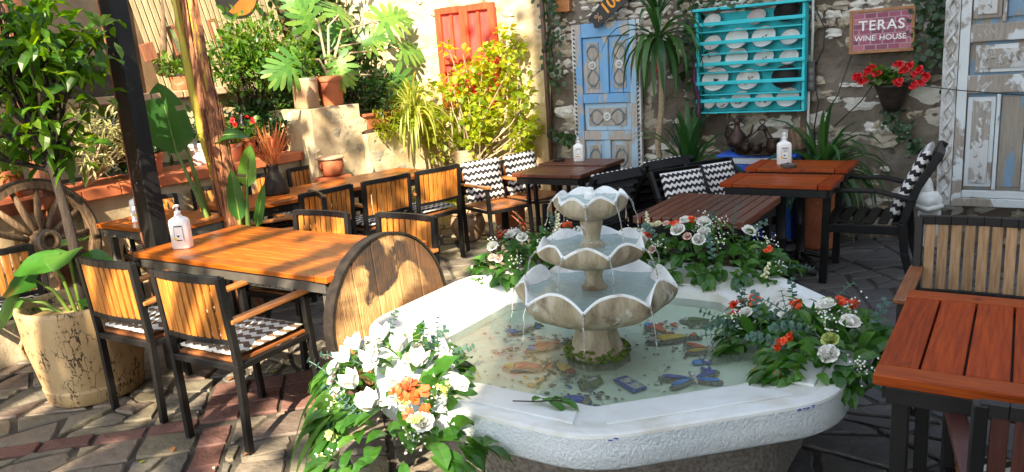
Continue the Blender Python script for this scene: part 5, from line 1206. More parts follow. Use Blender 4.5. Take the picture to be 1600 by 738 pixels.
def scroll(mb, w, h, y, cx, cz, r_=.007, flip=False):
    """carved S scrolls and a rosette filling a w x h field facing -y"""
    for sx in (-1, 1):
        for sz in (-1, 1):
            pts = []
            for i in range(26):
                a = i / 25; u = w * (.08 + .36 * math.sin(a * PI)) ; v = h * (.10 + .36 * a)
                pts.append((cx + sx * u, y, cz + sz * v))
            e = V3(pts[-1]); 
            for i in range(12): g = i * .5; rr = w * .12 * math.exp(-.18 * g); pts.append((e.x + sx * (rr * math.sin(g)), y, e.z - sz * rr * (1 - math.cos(g))))
            if flip: pts = [(cx + (p[2] - cz), y, cz + (p[0] - cx)) for p in pts]
            mb.tube(pts, r_, 6)
def rosette(mb, r_, y, cx, cz, k=10):
    for i in range(k):
        a = 2 * PI * i / k; mb.blob((cx + r_ * .62 * math.cos(a), y, cz + r_ * .62 * math.sin(a)), (r_ * .34, .010, r_ * .34), 0, .2, i, 1)
    mb.blob((cx, y - .006, cz), (r_ * .3, .012, r_ * .3), 0, .1, 2, 1)
t = thing('carved_door', 'tall blue carved door with flaking paint and rosette panels leaning on the wall', 'door', (-3.39, 6.82, 0)); t.rotation_euler = (R(-2), 0, 0)
W2, H2 = .355, 1.97
def board(nm, x0, x1, z0, z1, mat, y=0, th=.05, par=None, bev=.005): b = MB(); b.box(((x0 + x1) / 2, y, (z0 + z1) / 2), (x1 - x0, th, z1 - z0)); return b.build(nm, mat, par or t, bevel=bev)
board('stile', -W2 + .032, -W2 + .10, 0, H2, 'bluedoor'); board('stile', W2 - .10, W2 - .032, 0, H2, 'doorgrey')
for z0, z1 in ((1.84, H2), (1.21, 1.30), (.85, .94), (0, .22)): board('rail', -W2 + .102, W2 - .102, z0, z1, 'bluedoor' if z0 > 1 else 'doorgrey', .002)
for z0, z1 in ((1.302, 1.838), (.222, .848)): board('muntin', -.03, .03, z0, z1, 'bluedoor' if z0 > 1 else 'doorgrey', .001)
for cx, cz, w, h, fl in ((-.142, 1.57, .22, .53, 0), (.142, 1.57, .22, .53, 0), (0, 1.075, .50, .265, 1), (-.142, .535, .22, .62, 0), (.142, .535, .22, .62, 0)):
    o = board('panel', cx - w / 2, cx + w / 2, cz - h / 2, cz + h / 2, 'bluedoor' if cz > 1.2 else 'doorgrey', .016, .03)
    board('panel_field', cx - w / 2 + .045, cx + w / 2 - .045, cz - h / 2 + .045, cz + h / 2 - .045, 'tanpanel', -.002, .012, o, .003)
    b = MB(); scroll(b, (w if not fl else h) * .62, (h if not fl else w) * .82, -.009, cx, cz, .0085, bool(fl)); b.build('scroll_relief', 'carve', o, smooth=True)
    b = MB(); rosette(b, .05, -.012, cx, cz, 11); b.build('rosette', 'whitecarve', o, smooth=True)
for s in (-1, 1):
    b = MB(); z = .02
    b.box((s * (W2 - .012), .004, H2 / 2), (.034, .045, H2))
    o = b.build('rope_edge', 'whitecarve', t)
    b = MB()
    while z < H2 - .03: b.bar((s * (W2 - .028), -.021, z), (s * (W2 - .012), -.023, z + .02), .012, .009, up=(0, 1, 0)); z += .042
    b.build('rope_notch', 'ink', o)
t = thing('carved_door', 'massive white flaking carved door at the right with a braided border', 'door', (-.055, 6.80, .33))
W3, H3 = .47, 2.35
b = MB(); b.box((-W3 + .05, 0, H3 / 2), (.10, .05, H3)); o = b.build('border', 'whitecarve', t, bevel=.004)
b = MB(); z = .06
while z < H3:                                                        # braided strands
    for s in (-1, 1): b.tube([(-W3 + .05 + s * .03 * math.cos(a), -.03 - .006 * math.sin(a * 2 + s), z + .13 * a / PI) for a in [i * PI / 10 for i in range(11)]], .011, 6)
    z += .13
b.build('braid', 'whitecarve', o, smooth=True)
b = MB(); b.box((W3 - .05, 0, H3 / 2), (.10, .05, H3)); b.build('border', 'whitecarve', t, bevel=.004)
for x0, x1 in ((-.366, -.30), (.30, .366)): board('stile', x0, x1, .065, H3, 'whitedoor', .004)
board('sill', -.366, .366, 0, .062, 'whitedoor', -.004, .07)
for z0, z1 in ((1.235, 1.36), (.86, .99), (.066, .12)): board('rail', -.298, .298, z0, z1, 'whitedoor', .006)
board('panel_backing', -.298, .298, .122, H3, 'bluewash', .035, .02)
for cx, cz, w, h in ((0, 1.11, .52, .20), (-.20, .49, .18, .68), (.20, .49, .18, .68), (-.20, 1.80, .18, .8), (.20, 1.80, .18, .8)):
    o = board('panel', cx - w / 2, cx + w / 2, cz - h / 2, cz + h / 2, 'whitedoor', .014, .03)
    f = board('panel_field', cx - w / 2 + .03, cx + w / 2 - .03, cz - h / 2 + .03, cz + h / 2 - .03, 'whitecarve', -.006, .014, o, .003)
    b = MB()
    for k in range(7 if h > w else 9):
        f1 = (k + .5) / (7 if h > w else 9) - .5; px, pz = (cx + .016 * math.sin(k * 2.4), cz + f1 * (h - .1)) if h > w else (cx + f1 * (w - .1), cz + .02 * math.sin(k * 2.1))
        L = .05; an = k * 1.1 + (0 if h > w else 1.4); b.tube([(px - L * math.cos(an + a * .7) * (a / 6 - .5), -.014, pz + L * 1.2 * (a / 6 - .5) + .016 * math.sin(a + k)) for a in range(7)], [.003, .007, .010, .011, .009, .006, .003], 6)
    b.build('leaf_relief', 'whitecarve', o, smooth=True)
for x0, x1 in ((-.075, .075),): board('center_board', x0, x1, .15, .83, 'bluewash', .018, .02); board('center_board', x0, x1, 1.40, H3 - .02, 'bluewash', .018, .02)
for x in (-.092, .092): board('bead', x - .012, x + .012, .13, .85, 'whitedoor', -.002, .05); board('bead', x - .012, x + .012, 1.37, H3, 'whitedoor', -.002, .05)

# ------------------------------------------------------------------ plate rack
t = thing('plate_rack', 'turquoise wooden plate rack hung on the shaded wall', 'rack', (-1.985, 6.82, 1.09))
RW, RH = .90, .88
for s in (-1, 1): board('side', s * RW / 2 - .012, s * RW / 2 + .012, 0, RH, 'turq', 0, .13)
board('back', -RW / 2 + .014, RW / 2 - .014, .01, RH - .02, 'turq', .055, .012, bev=.002)
board('top', -RW / 2 - .03, RW / 2 + .03, RH + .002, RH + .026, 'turq', -.01, .17)
LV = [.71, .52, .36, .17, .012]
for z in LV: board('shelf', -RW / 2 + .014, RW / 2 - .014, z - .012, z, 'turq', -.004, .118, bev=.002)
for z in (.77, .61, .43, .265, .11): board('rail', -RW / 2 - .018, RW / 2 + .018, z - .016, z + .016, 'turq', -.075, .018)
for s in (-1, 1):
    for z in (.69, .50, .34, .15): b = MB(); b.box((s * RW / 2, -.058, z - .03), (.026, .022, .10)); b.build('edge_scallop', 'turq', t, bevel=.008)
def plate(row, xz, r_, mat, label, motif=None):
    x = -2.43 + (xz - 50) * .00139; z = 1.09 + LV[row]; r_ *= 1.0 if mat == 'blacktray' else 1.24; tl_ = 38 if r_ < .1 else 32
    p = thing('plate', label, 'plate', (x, 6.815, z + r_ * math.cos(R(tl_)) + .012), 0, 'plates on the turquoise rack'); p.rotation_euler = (R(-tl_), 0, rnd.uniform(-.06, .06))
    axs = Matrix(((1, 0, 0), (0, 0, -1), (0, 1, 0))); b = MB(); b.lathe([(.001, .003), (r_ * .6, .003), (r_ * .72, .016), (r_ * .97, .028), (r_ * .985, .030)], 36, axis=axs, cap=False); b.lathe([(r_ * .98, .024), (r_ * .70, .008), (r_ * .58, -.002), (.001, -.002)], 36, axis=axs, cap=False); b.build('dish', mat, p, smooth=True)
    b = MB(); b.lathe([(r_ * .965, .0305), (r_ * .985, .0325), (r_, .030), (r_ * .985, .026)], 36, axis=axs, cap=False); b.build('rim', 'ink' if mat != 'graydish' else 'graydish', p, smooth=True)
    if motif:
        b = MB(); q = random.Random(xz)
        for _ in range(7): b.leaf((q.gauss(0, r_ * .14), -.008, q.gauss(-.1 * r_, r_ * .14)), (q.gauss(0, 1), -.02, q.gauss(0, 1)), (0, -1, 0), r_ * .32, r_ * .14, 1, 0, 0)
        b.build('motif', motif, p)
plate(0, 137, .062, 'enamel', 'small white plate at the left of the top row'); plate(0, 412, .064, 'graydish', 'pinkish grey plate in the middle of the top row'); plate(0, 590, .105, 'blacktray', 'black tray at the right of the top row')
plate(1, 135, .066, 'enamel', 'white plate with a red blot at the left of the second row', 'red'); plate(1, 290, .084, 'enamel', 'wide white plate second in the second row'); plate(1, 455, .084, 'enamel', 'white plate with dark chips third in the second row', 'ink'); plate(1, 610, .066, 'enamel', 'small white plate at the right end of the second row')
plate(2, 125, .076, 'enamel', 'white plate at the left of the third row'); plate(2, 288, .082, 'enamel', 'plain white plate second in the third row'); plate(2, 455, .072, 'enamel', 'white plate with flower sprig third in the third row', 'bark'); plate(2, 605, .066, 'enamel', 'smallest white plate at the right end of the third row')
plate(3, 150, .098, 'enamel', 'largest white plate with black rim and sprig, left of the fourth row', 'ink'); plate(3, 357, .084, 'enamel', 'white plate with a red and gold motif in the middle of the fourth row', 'fibre'); plate(3, 582, .112, 'blacktray', 'large black tray at the right of the fourth row')
plate(4, 112, .042, 'enamel', 'tiny white saucer at the left of the bottom row', 'pink'); plate(4, 195, .046, 'enamel', 'small spotted saucer second in the bottom row', 'ink'); plate(4, 310, .074, 'enamel', 'white plate with a dark flower third in the bottom row', 'bark'); plate(4, 455, .066, 'enamel', 'white plate with a small brown motif fourth in the bottom row', 'fibre'); plate(4, 598, .080, 'enamel', 'plain white plate at the right end of the bottom row')
b = MB(); b.tube([(-2.46, 6.76, 1.55), (-2.47, 6.75, 1.4), (-2.44, 6.75, 1.27), (-2.46, 6.75, 1.2)], [.012, .02, .018, .01], 8); b.tube([(-2.42, 6.72, 1.3), (-2.42, 6.72, 1.1), (-2.42, 6.72, .98)], [.012, .022, .026], 8)
tag(b.build('tassel_cord', 'purple', smooth=True), 'woven cord with a dark tassel hanging at the left side of the plate rack', 'tassel')

# ------------------------------------------------------------------ cabinet and copperware
t = thing('cabinet', 'low blue and white flaking cabinet with dusty glass doors under the copperware', 'cabinet', (-1.86, 6.66, 0)); CW, CD, CHT = .62, .34, .755
b = MB(); b.box((0, .02, CHT / 2), (CW - .02, CD - .04, CHT - .04)); b.build('carcass', 'bluecab', t)
board('top', -CW / 2 - .02, CW / 2 + .02, CHT - .018, CHT, 'bluecab', 0, CD + .04); board('apron', -CW / 2, CW / 2, CHT - .075, CHT - .02, 'whitepaint', -CD / 2 + .01, .03)
for s in (-1, 1):
    o = None
    for x0, x1, z0, z1 in ((.015, .06, .05, .675), (.25, .305, .05, .675), (.062, .248, .62, .675), (.062, .248, .05, .10)):
        a, c = (x0, x1) if s > 0 else (-x1, -x0); o2 = board('door', a, c, z0, z1, 'bluecab', -CD / 2 - .0, .03); o = o or o2
    a, c = (.062, .248) if s > 0 else (-.248, -.062); board('pane', a, c, .102, .618, 'glass', -CD / 2 + .008, .012)
t = thing('ewer', 'dark copper ewer with long neck at the left of the blue cabinet', 'ewer', (-2.07, 6.70, .757)); b = MB(); b.lathe([(.045, 0), (.05, .01), (.085, .06), (.09, .10), (.07, .15), (.028, .20), (.022, .25), (.034, .27), (.02, .285), (.006, .31)], 24); b.build('body', 'copper', t, smooth=True)
b = MB(); b.tube([(-.03, 0, .24), (-.09, 0, .23), (-.105, 0, .15), (-.08, 0, .10)], .010, 8); b.build('handle', 'copper', t, smooth=True)
b = MB(); b.tube([(.07, 0, .10), (.12, 0, .16), (.14, 0, .235)], [.016, .012, .009], 8); b.build('spout', 'copper', t, smooth=True)
t = thing('hanging_tray', 'round dark tray with an arched handle carrying copper cups', 'tray', (-1.83, 6.62, .762)); b = MB(); b.lathe([(.001, 0), (.20, 0), (.225, .016), (.23, .018), (.222, .008), (.20, -.004), (.001, -.004)], 36); b.build('dish', 'copper', t, smooth=True)
b = MB()
for a in (90, 210, 330): b.tube([(.21 * math.cos(R(a)), .21 * math.sin(R(a)) * .9, .012), (.13 * math.cos(R(a)), .13 * math.sin(R(a)), .12), (.03 * math.cos(R(a)), .03 * math.sin(R(a)), .20)], .006, 6)
b.lathe([(.045, .19), (.04, .21), (.015, .235), (.005, .24)], 16); b.tube([(.022 * math.cos(a), 0, .262 + .022 * math.sin(a)) for a in [i * PI / 6 for i in range(13)]], .005, 6); b.build('handle', 'copper', t, smooth=True)
def cup(label, x, y, s=1): 
    t = thing('cup', label, 'cup', (x, y, .768), 0, 'copper cups on the hanging tray'); b = MB(); b.lathe([(.026 * s, 0), (.04 * s, .02), (.044 * s, .05 * s), (.038 * s, .08 * s), (.042 * s, .09 * s), (.037 * s, .088 * s), (.034 * s, .05)], 20); b.build('bowl', 'copper', t, smooth=True)
    b = MB(); b.tube([(-.036 * s, -.01, .075 * s), (-.066 * s, -.015, .06 * s), (-.038 * s, -.01, .03 * s)], .005, 6); b.build('handle', 'copper', t, smooth=True)
cup('copper cup at the left of the hanging tray', -1.94, 6.53); cup('copper cup in the middle of the hanging tray', -1.84, 6.50); cup('wider lidded copper pot at the right of the hanging tray', -1.72, 6.55, 1.35)
t = thing('wooden_tub', 'small brown wooden measure standing on the cabinet right of the copperware', 'tub', (-1.56, 6.68, .757)); b = MB(); b.lathe([(.075, 0), (.078, .01), (.07, .20), (.062, .20), (.06, .03)], 26); b.build('body', 'oldwood', t, smooth=True); b = MB(); b.lathe([(.079, .02), (.081, .02), (.080, .035), (.078, .035)], 26, cap=False); b.build('band', 'iron', t)

# ------------------------------------------------------------------ signs
t = thing('sign', 'pink brick printed TERAS WINE HOUSE sign in a brown wooden frame', 'sign', (-.965, 6.84, 1.70)); SW, SH = .47, .34
b = MB()
b.box((0, 0, SH / 2 - .012), (SW, .03, .024)); b.box((0, 0, -SH / 2 + .012), (SW, .03, .024))
for s in (-1, 1): b.box((s * (SW / 2 - .012), 0, 0), (.024, .03, SH - .05))
b.build('frame', 'frame', t, bevel=.003)
b = MB(); b.box((0, .002, 0), (SW - .05, .012, SH - .05), mi=0); q = random.Random(4); z = -SH / 2 + .028; rr = 0
while z < SH / 2 - .04:
    x = -SW / 2 + .028 - (.04 if rr % 2 else 0)
    while x < SW / 2 - .03:
        a, c = max(x, -SW / 2 + .028), min(x + .082, SW / 2 - .028)
        if c - a > .01: b.box(((a + c) / 2, -.005, z + .018), (c - a - .005, .002, .034), mi=1)
        x += .086
    z += .0405; rr += 1
b.build('printed_bricks', ['printgrout', 'pinkbrick'], t)
face = Matrix.Rotation(R(90), 4, 'X')
text_mesh('lettering', 'TERAS', .108, 'plastic', Matrix.Translation((.0, -.010, .040)) @ face, t, .002, 1.12, .0012)
text_mesh('lettering', 'WINE', .060, 'plastic', Matrix.Translation((-.118, -.010, -.055)) @ face, t, .002, 1.0, .0006); text_mesh('lettering', 'HOUSE', .060, 'plastic', Matrix.Translation((.082, -.010, -.055)) @ face, t, .002, 1.0, .0006)
t = thing('percent_sign', 'black cut out sign with orange %100 lettering above the blue carved door', 'sign', (-3.28, 6.80, 2.12)); tl = Matrix.Rotation(R(-38), 4, 'Y')
b = MB(); poly = []
for i in range(40):
    a = 2 * PI * i / 40; poly.append(((.26 + .018 * math.cos(a * 7)) * math.copysign(abs(math.cos(a)) ** .6, math.cos(a)), (.085 + .012 * math.cos(a * 5)) * math.copysign(abs(math.sin(a)) ** .7, math.sin(a))))
b.prism(poly, -.008, .008, tl @ face); b.build('board', 'ink', t, bevel=.002)
text_mesh('lettering', '%', .10, 'palepot', tl @ Matrix.Translation((-.165, -.011, -.005)) @ face, t, .002, 1, .0005)
text_mesh('lettering', '100', .155, 'signorange', tl @ Matrix.Translation((.02, -.011, .005)) @ face, t, .002, 1.0, .003)
t = thing('round_sign', 'round black and orange sign with pale lettering above the green shrub', 'sign', (-6.6, 5.22, 2.55)); xf = Matrix(((0, 0, 1, 0), (1, 0, 0, 0), (0, 1, 0, 0), (0, 0, 0, 1)))
b = MB(); b.prism(ngon(40, .27), -.012, .012, xf); b.build('board', 'ink', t, bevel=.002)
b = MB()
for s in (-1, 1):
    rot = Matrix.Rotation(R(38), 4, 'Z'); pl = [(s * .0 + .24 * math.cos(a), .24 * math.sin(a)) for a in [R(20 + 140 * i / 14) for i in range(15)]]
    b.prism([(x, y * s) for x, y in (pl if s > 0 else list(reversed(pl)))], .0125, .016, xf @ rot)
b.build('colour_field', 'sienna', t)
text_mesh('lettering', '%100', .10, 'palepot', xf @ Matrix.Rotation(R(38), 4, 'Z') @ Matrix.Translation((0, 0, .016)), t, .002)

# hung tools on the slatted screen
for lab, y, z, mt in (('narrow old mirror in a brown frame, left one on the cream screen', 4.87, 2.125, 'mirror'), ('narrow old mirror in a brown frame, right one behind the banana stem', 5.36, 2.19, 'mirror')):
    t = thing('framed_mirror', lab, 'mirror', (-7.20, y, z), 0, 'narrow mirrors on the screen'); t.rotation_euler = (R(13), 0, 0)
    b = MB(); b.box((0, 0, .13), (.03, .09, .03)); b.box((0, 0, -.13), (.03, .09, .03))
    for s in (-1, 1): b.box((0, s * .036, 0), (.028, .022, .232))
    b.build('frame', 'post', t, bevel=.003); b = MB(); b.box((.002, 0, 0), (.01, .05, .23)); b.build('glass', mt, t)
t = thing('hanging_yoke', 'long dark wooden tool hanging on the cream screen left of the mirrors', 'tool', (-7.17, 4.70, 2.17)); b = MB(); b.tube([(0, .08, .36), (0, .05, .1), (0, 0, -.15), (0, -.03, -.26)], [.008, .028, .034, .02], 10); b.build('shaft', 'oldwood', t, smooth=True)
b = MB(); b.tube([(0, -.03, -.26), (0, .01, -.32), (0, .06, -.28)], .008, 6); b.build('hook', 'iron', t)
b = MB(); b.box((-7.20, 4.56, 2.02), (.03, .14, .17), (R(13), 0, 0)); tag(b.build('wooden_plaque', 'post', bevel=.005), 'small brown wooden plaque low on the cream screen beside the dark post', 'plaque')

# ------------------------------------------------------------------ small things on tables
def bottle(label, x, y, z, rz, s=1.0, number=None):
    t = thing('pump_bottle', label, 'bottle', (x, y, z), rz, 'white pump bottles'); t.scale = (s,) * 3
    b = MB(); rings = []
    def sq(w, d): return [(w * math.copysign(abs(math.cos(a)) ** .45, math.cos(a)), d * math.copysign(abs(math.sin(a)) ** .55, math.sin(a))) for a in [2 * PI * i / 32 for i in range(32)]]
    loft(b, [(sq(.046, .026), 0), (sq(.05, .03), .006), (sq(.05, .03), .135), (sq(.046, .028), .150), (sq(.030, .022), .160), (sq(.017, .017), .165), (sq(.017, .017), .172)], 0, True); b.build('bottle_body', 'plastic', t, smooth=True)
    b = MB(); b.lathe([(.016, .172), (.016, .190), (.010, .195), (.006, .196), (.006, .212), (.013, .213), (.013, .224), (.004, .227)], 18); b.tube([(0, 0, .219), (.0, -.03, .218), (.0, -.036, .213)], [.006, .005, .004], 8); b.build('pump', 'plastic', t, smooth=True)
    b = MB(); b.box((.004, -.0305, .082), (.046, .0012, .078)); l = b.build('label', 'plastic', t)
    b = MB()
    for x0, z0, w, h in ((.004, .118, .044, .006), (.004, .046, .026, .005), (.027, .08, .0015, .07), (-.019, .08, .0015, .07)): b.box((x0, -.0315, z0), (w, .001, h))
    b.prism([(-.008, .068), (0, .060), (.008, .068), (.005, .073), (0, .070), (-.005, .073)], .0311, .032, Matrix.Rotation(R(90), 4, 'X')); b.build('label_print', 'ink', l)
    b = MB(); b.box((-.016, -.0318, .052), (.018, .001, .014), (0, R(25), 0)); b.build('label_flash', 'yellow', l)
    if number: text_mesh('label_number', number, .030, 'ink', Matrix.Translation((.004, -.0314, .098)) @ face, l, .0006)
bottle('white pump bottle in full sun on the left end of the front orange table', -4.10, 2.60, .752, 30, 1.15)
bottle('white pump bottle on the small orange table left of the dark post', -5.26, 3.04, .752, 40, 1.05)
bottle('white pump bottle on the brown table in front of the blue carved door', -3.30, 6.06, .757, 15, .95)
bottle('white pump bottle on the table below the plate rack', -1.47, 5.90, .777, 20, 1.05, '50')
def ashtray(label, x, y, z, mat):
    t = thing('ashtray', label, 'ashtray', (x, y, z), 20, 'ashtrays'); b = MB(); b.lathe([(.04, 0), (.052, .004), (.055, .022), (.049, .024), (.042, .008), (.001, .007)], 20); b.build('bowl', mat, t)
    b = MB()
    for k in range(4): b.box((.05 * math.cos(k * PI / 2), .05 * math.sin(k * PI / 2), .024), (.018, .018, .007), (0, 0, k * PI / 2))
    b.build('rest', mat, t)
ashtray('silver ashtray at the table edge in front of the pump bottle by the plate rack', -1.40, 5.75, .777, 'steel'); ashtray('dark ashtray at the back of the brown table left of the blue door bottle', -3.50, 6.05, .757, 'iron')
t = thing('dry_bouquet', 'black jug of dry orange grasses on the long table', 'vase', (-5.12, 4.16, .752)); t.scale = (1.4,) * 3; b = MB(); b.lathe([(.075, 0), (.078, .01), (.055, .09), (.045, .11), (.034, .125), (.03, .16), (.038, .175), (.032, .17), (.024, .13)], 24); b.build('jug', 'iron', t, smooth=True)
b = MB(); b.tube([(-.03, 0, .16), (-.075, 0, .15), (-.07, 0, .11), (-.045, 0, .10)], .007, 6); b.build('handle', 'iron', t, smooth=True)
b = MB(); q = random.Random(8)
for _ in range(60): b.leaf((q.gauss(0, .01), q.gauss(0, .01), .15), (q.gauss(-.1, .28), q.gauss(0, .28), 1), rdir(q), q.uniform(.16, .30), q.uniform(.006, .014), 2, .05, .1)
b.build('grasses', 'dry', t)
t = thing('red_lantern', 'small red lantern hanging under the yucca leaves', 'lantern', (-2.76, 6.62, 1.48)); b = MB(); b.lathe([(.05, 0), (.058, .01), (.058, .045), (.04, .06), (.03, .062)], 14); b.build('base', 'red', t, smooth=True); b = MB(); b.lathe([(.03, .062), (.042, .09), (.03, .13)], 14); b.build('globe', 'glass', t, smooth=True); b = MB(); b.lathe([(.035, .132), (.03, .15), (.008, .165)], 14); b.tube([(.05, 0, .03), (.055, 0, .12), (0, 0, .21), (-.055, 0, .12), (-.05, 0, .03)], .003, 5); b.build('cap', 'red', t, smooth=True)
t = thing('cable_run', 'white conduits and black socket box running down the wall beside the plate rack', 'cable', (-1.49, 6.86, 0)); b = MB(); b.box((0, 0, 1.37), (.07, .05, .24)); bx = b.build('socket_box', 'ink', t, bevel=.006); b = MB()
for z in (1.30, 1.36, 1.42): b.lathe([(.022, 0), (.018, -.006), (.001, -.006)], 14, (0, -.026, z), axis=Matrix.Rotation(R(90), 3, 'X'))
b.build('socket', 'glass', bx); b = MB(); b.tube([(-.02, 0, 1.25), (-.025, 0, 1.0), (-.02, 0, .6)], .011, 8); b.tube([(.0, 0, 1.49), (.005, 0, 1.75), (.0, 0, 2.3)], .011, 8); b.build('conduit', 'whitecable', t, smooth=True); b = MB(); b.tube([(.03, -.01, 1.3), (.06, -.01, 1.15), (.03, -.01, .95), (.04, -.01, .75)], .007, 6); b.tube([(.03, 0, 1.45), (.09, 0, 1.6), (.1, 0, 1.75), (.03, 0, 1.9)], .006, 6); b.build('cord', 'cable', t, smooth=True)
b = MB(); b.box((-1.555, 6.885, 1.5), (.05, .04, 1.9)); tag(b.build('wall_batten', 'pipe', bevel=.004), 'dark brown batten on the wall beside the right side of the plate rack', 'batten')
b = MB(); b.tube([(-1.18, 6.84, 1.52), (-1.28, 6.83, 1.2), (-1.38, 6.82, 1.05), (-1.30, 6.82, .95), (-1.1, 6.83, 1.15), (-1.0, 6.84, 1.3)], .005, 6); tag(b.build('loose_cable', 'cable', smooth=True), 'loose black cable looping down the wall from the brick printed sign', 'cable')
b = MB(); b.tube([(-.75, 6.74, 1.28), (-.4, 6.73, 1.22), (0, 6.73, 1.17), (.5, 6.73, 1.13)], .004, 6); tag(b.build('wire', 'cable', smooth=True), 'thin black wire strung across the white carved door', 'wire')
t = thing('marble_fragment', 'pale marble scroll fragment leaning at the foot of the white carved door', 'fragment', (-.56, 6.70, .0)); b = MB(); b.box((0, .03, .15), (.16, .12, .30)); b.build('base', 'whitecarve', t, bevel=.02); b = MB(); b.blob((0, -.02, .38), (.09, .07, .08), 0, .25, 3, 3); b.blob((-.03, -.0, .48), (.05, .05, .09), 0, .3, 7, 3); b.tube([(-.08, -.03, .34), (0, -.09, .32), (.09, -.03, .35)], .022, 8); b.build('scroll', 'marble', t, smooth=True)

# ------------------------------------------------------------------ flower arrangements on the basin rim
def bouquet(label, c, ax, half, wid, hgt, seed, nleaf, roses, small, euca_n, breath, spikes=0, spread_in=.0, extra=None, leafs=(.10, .045)):
    """mound along direction ax (deg) with half length, width and height, seated on the rim"""
    q = random.Random(seed); t = thing('flower_arrangement', label, 'flowers', c, ax, 'flower arrangements on the basin rim')
    def pt(u=None, v=None, k=1.0):
        u = q.uniform(-1, 1) if u is None else u; v = q.uniform(-1, 1) if v is None else v
        e = max(0, 1 - u * u * .9 - v * v * .75); return V3((u * half, v * wid, hgt * math.sqrt(e) * k)), V3((u * .9, v * 1.1, .35 + math.sqrt(e))).normalized()
    b = MB()
    for _ in range(nleaf):
        p, d = pt(k=q.uniform(.05, .92)); d2 = (V3((d.x, d.y, d.z * .55)) + rdir(q) * .55).normalized(); s = q.uniform(.7, 1.25)
        b.leaf(p - d * .02, d2, (V3((0, 0, 1)) + d + rdir(q) * .5).normalized(), leafs[0] * s, leafs[1] * s, 3, .45, .22, round_=q.random() < .5)
    for _ in range(nleaf // 15):                                   # leaf whorls spilling over the edge
        u = q.uniform(-1, 1); sd = q.choice((-1, -1, 1)); p = V3((u * half, sd * wid * .95, hgt * .12)); a = q.uniform(-1.1, 1.1)
        for k in range(6): b.leaf(p, V3((math.sin(a + (k - 2.5) * .55) + q.gauss(0, .2), sd * math.cos(a + (k - 2.5) * .55), -.15 + q.gauss(0, .25))), (0, sd * .4, 1), leafs[0] * q.uniform(.9, 1.3), leafs[1] * 1.05, 3, .5, .2)
    b.build('foliage', 'glossleaf', t)
    for _ in range(euca_n):
        b = MB(); s_ = MB()
        p, d = pt(k=.85); d = (d + rdir(q) * .5).normalized(); pts = [p - d * .03]
        for k in range(9):
            d = (d + V3((0, 0, -.07))).normalized(); pts.append(pts[-1] + d * .02); o = d.orthogonal().normalized()
            for g in (0, PI): x = Matrix.Rotation(g + k * 1.57, 3, d) @ o; b.leaf(pts[-1], (x + d * .3).normalized(), d, .028 * (1.1 - k * .04), .027, 2, .1, .1, round_=True)
        s_.tube(pts, .0022, 4, cap=False); o = b.build('eucalyptus_sprig', 'euca', t); s_.build('sprig_stem', 'euca', o)
    for mat_, n, r_ in roses:
        for _ in range(n):
            p, d = pt(q.uniform(-.85, .85), q.uniform(-.9, .45) if spread_in == 0 else q.uniform(-.9, .9), 1.0); b = MB(); rose(b, p - d * r_ * .2, (d + V3((0, -.25, 0))).normalized(), r_ * q.uniform(.85, 1.12), q); b.build('rose', mat_, t, smooth=True)
    for mat_, n, r_ in small:
        for _ in range(n):
            p, d = pt(q.uniform(-.9, .9), q.uniform(-.9, .6), 1.03); b = MB()
            for k in range(4): blossom(b, p + rdir(q) * r_ * .9 + d * .012, d + rdir(q) * .5, r_, q, 7)
            b.build('small_blossom', mat_, t, smooth=True)
    b = MB(); bsn = MB()
    for _ in range(breath):
        p, d = pt(k=1.0); b.f  # sprays of tiny white heads
        for k in range(16):
            e = p + d * .012 + gauss3(q) * .022; b.blob(e, (.0045,) * 3, 0, .1, k, 1)
            if k % 3 == 0: bsn.tube([p, e], .0009, 3, cap=False)
    if breath: tag(b.build('babys_breath', 'white', t, smooth=True), kind='stuff'); tag(bsn.build('babys_breath_stems', 'greenbud', t), kind='stuff')
    for _ in range(spikes):
        p, d = pt(k=.9); d = (d * .6 + V3((0, 0, .9))).normalized(); b = MB(); bb = MB(); bb.tube([p, p + d * .14], .003, 5)
        for k in range(16):
            e = p + d * (.03 + .007 * k); a = k * 2.4; o = d.orthogonal(); b.blob(e + (Matrix.Rotation(a, 3, d) @ o).normalized() * (.014 - k * .0006), (.010 - k * .0003,) * 3, 0, .4, k, 1)
        b.build('stock_spike', 'cream', t, smooth=True); bb.build('stock_stem', 'greenbud', t)
    if extra: extra(t, pt, q)
    return t
RX = .92
def lilies(t, pt, q):
    for u, v in ((-.55, -.5), (-.25, -.65), (.05, -.3), (.3, -.55), (-.1, .1), (.45, .0), (-.7, -.1), (.2, .3), (.62, -.35)):
        p, d = pt(u, v, 1.02); b = MB(); a = d.orthogonal().normalized(); c = d.cross(a)
        for k in range(6): g = k * PI / 3; o = a * math.cos(g) + c * math.sin(g); b.leaf(p, (o * .55 + d * .9), -o + d * .4, .082, .046, 4, 0, -.2); 
        for k in range(5): g = k * 1.25; o = a * math.cos(g) + c * math.sin(g); b.tube([p, p + d * .05 + o * .012], .0016, 4)
        b.build('lily', 'white', t, smooth=True)
    b = MB()
    for k in range(16): p, d = pt(q.gauss(.66, .07), q.gauss(.2, .10), 1.1); blossom(b, p + d * q.uniform(0, .04), d + rdir(q) * .6, .024, q, 6)
    b.build('orange_lily', 'orange', t, smooth=True)
    b = MB()
    for u, v in ((-.1, -.9), (.15, -1.0), (-.45, -1.0), (.35, -.9)):
        p, d = pt(u, v, .8); blade_(b, p, V3((d.x * .4, -.75, -.65)), V3((0, -.6, .8)), .30, .085)
    b.build('strap_leaves', 'glossleaf', t, smooth=True)
def blade_(mb, p, d, n, L, W): mb.leaf(p, d, n, L, W, 7, .25, .15)
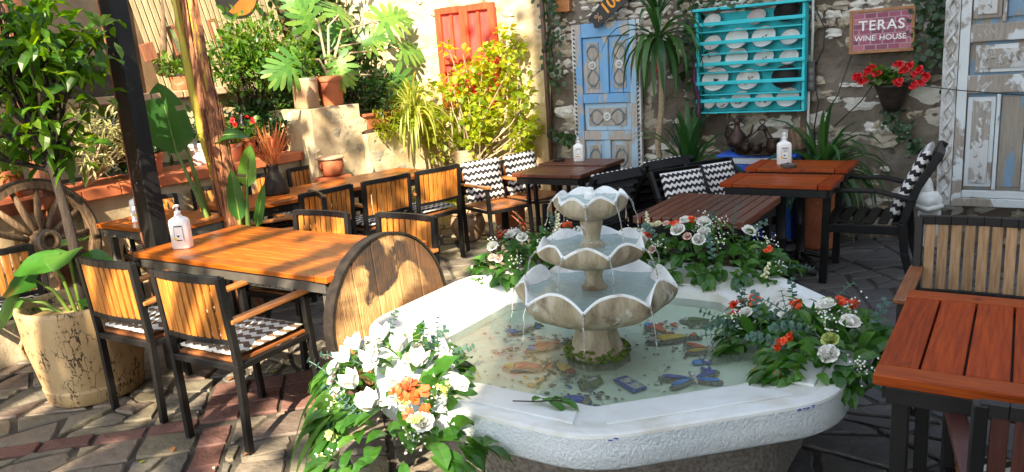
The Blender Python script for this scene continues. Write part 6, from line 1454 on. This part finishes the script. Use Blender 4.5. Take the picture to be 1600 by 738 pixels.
bouquet('large sunlit white lily and rose arrangement spilling over the front left rim', (-1.98, 2.05, .41), -45, .52, .27, .19, 101, 230, [('white', 8, .052), ('cream', 5, .044), ('pink', 3, .036)], [('greenbud', 5, .02)], 8, 9, 0, 1, lilies, (.12, .052))
bouquet('mixed arrangement with white and coral blooms on the back left rim by the wooden disc', (-2.30, 3.68, .49), 45, .40, .18, .24, 102, 260, [('white', 8, .046), ('pink', 4, .034)], [('orange', 9, .018)], 5, 14, 1)
bouquet('mixed arrangement with white and pink roses on the back rim before the slatted table', (-1.45, 3.95, .49), 4, .46, .18, .27, 103, 300, [('white', 8, .050), ('pink', 4, .032), ('cream', 2, .036)], [('orange', 8, .018)], 6, 15, 2)
bouquet('eucalyptus arrangement with orange blossoms and a white rose on the right rim', (-.585, 3.03, .48), -78, .33, .20, .17, 104, 300, [('white', 4, .050), ('greenbud', 2, .042)], [('orange', 9, .018)], 10, 9, 0)
bouquet('small bunch of orange and white blooms hanging inside the right rim', (-.93, 3.22, .42), -70, .14, .10, .15, 105, 90, [('white', 4, .046)], [('orange', 3, .024)], 8, 2)
t = thing('leaf_sprig', 'fallen green leaf sprig lying on the bare front rim', 'sprig', (-1.36, 2.15, .492), 25); b = MB()
for k, (x, a) in enumerate(((-.05, 60), (-.02, 20), (.01, -35), (.04, 10), (.02, 50), (.05, -20))): b.leaf((x, 0, .004), (math.cos(R(a)), math.sin(R(a)), .25), (0, 0, 1), .085, .038, 3, .5, .2)
b.build('leaves', 'glossleaf', t); b = MB(); b.tube([(-.12, .01, .004), (-.04, 0, .006), (.06, 0, .01)], .0025, 5); b.build('twig', 'bark', t)

q = random.Random(77); b = MB()
for _ in range(90):
    x, y = q.uniform(-4.6, -.2), q.uniform(.9, 3.2)
    if (x - FX) ** 2 + (y - FY) ** 2 < 1.25 or not q.random() < .8: continue
    k = q.random(); L = q.uniform(.012, .03) if k < .55 else q.uniform(.03, .06)
    b.leaf((x, y, .010), (q.gauss(0, 1), q.gauss(0, 1), .12), (0, 0, 1), L, L * .5, 2, .15, .3, 0 if k < .55 else (1 if k < .8 else 2))
tag(b.build('fallen_petals', ['white', 'dry', 'vineleaf']), 'fallen petals and small leaves scattered on the paving', 'litter', kind='stuff')
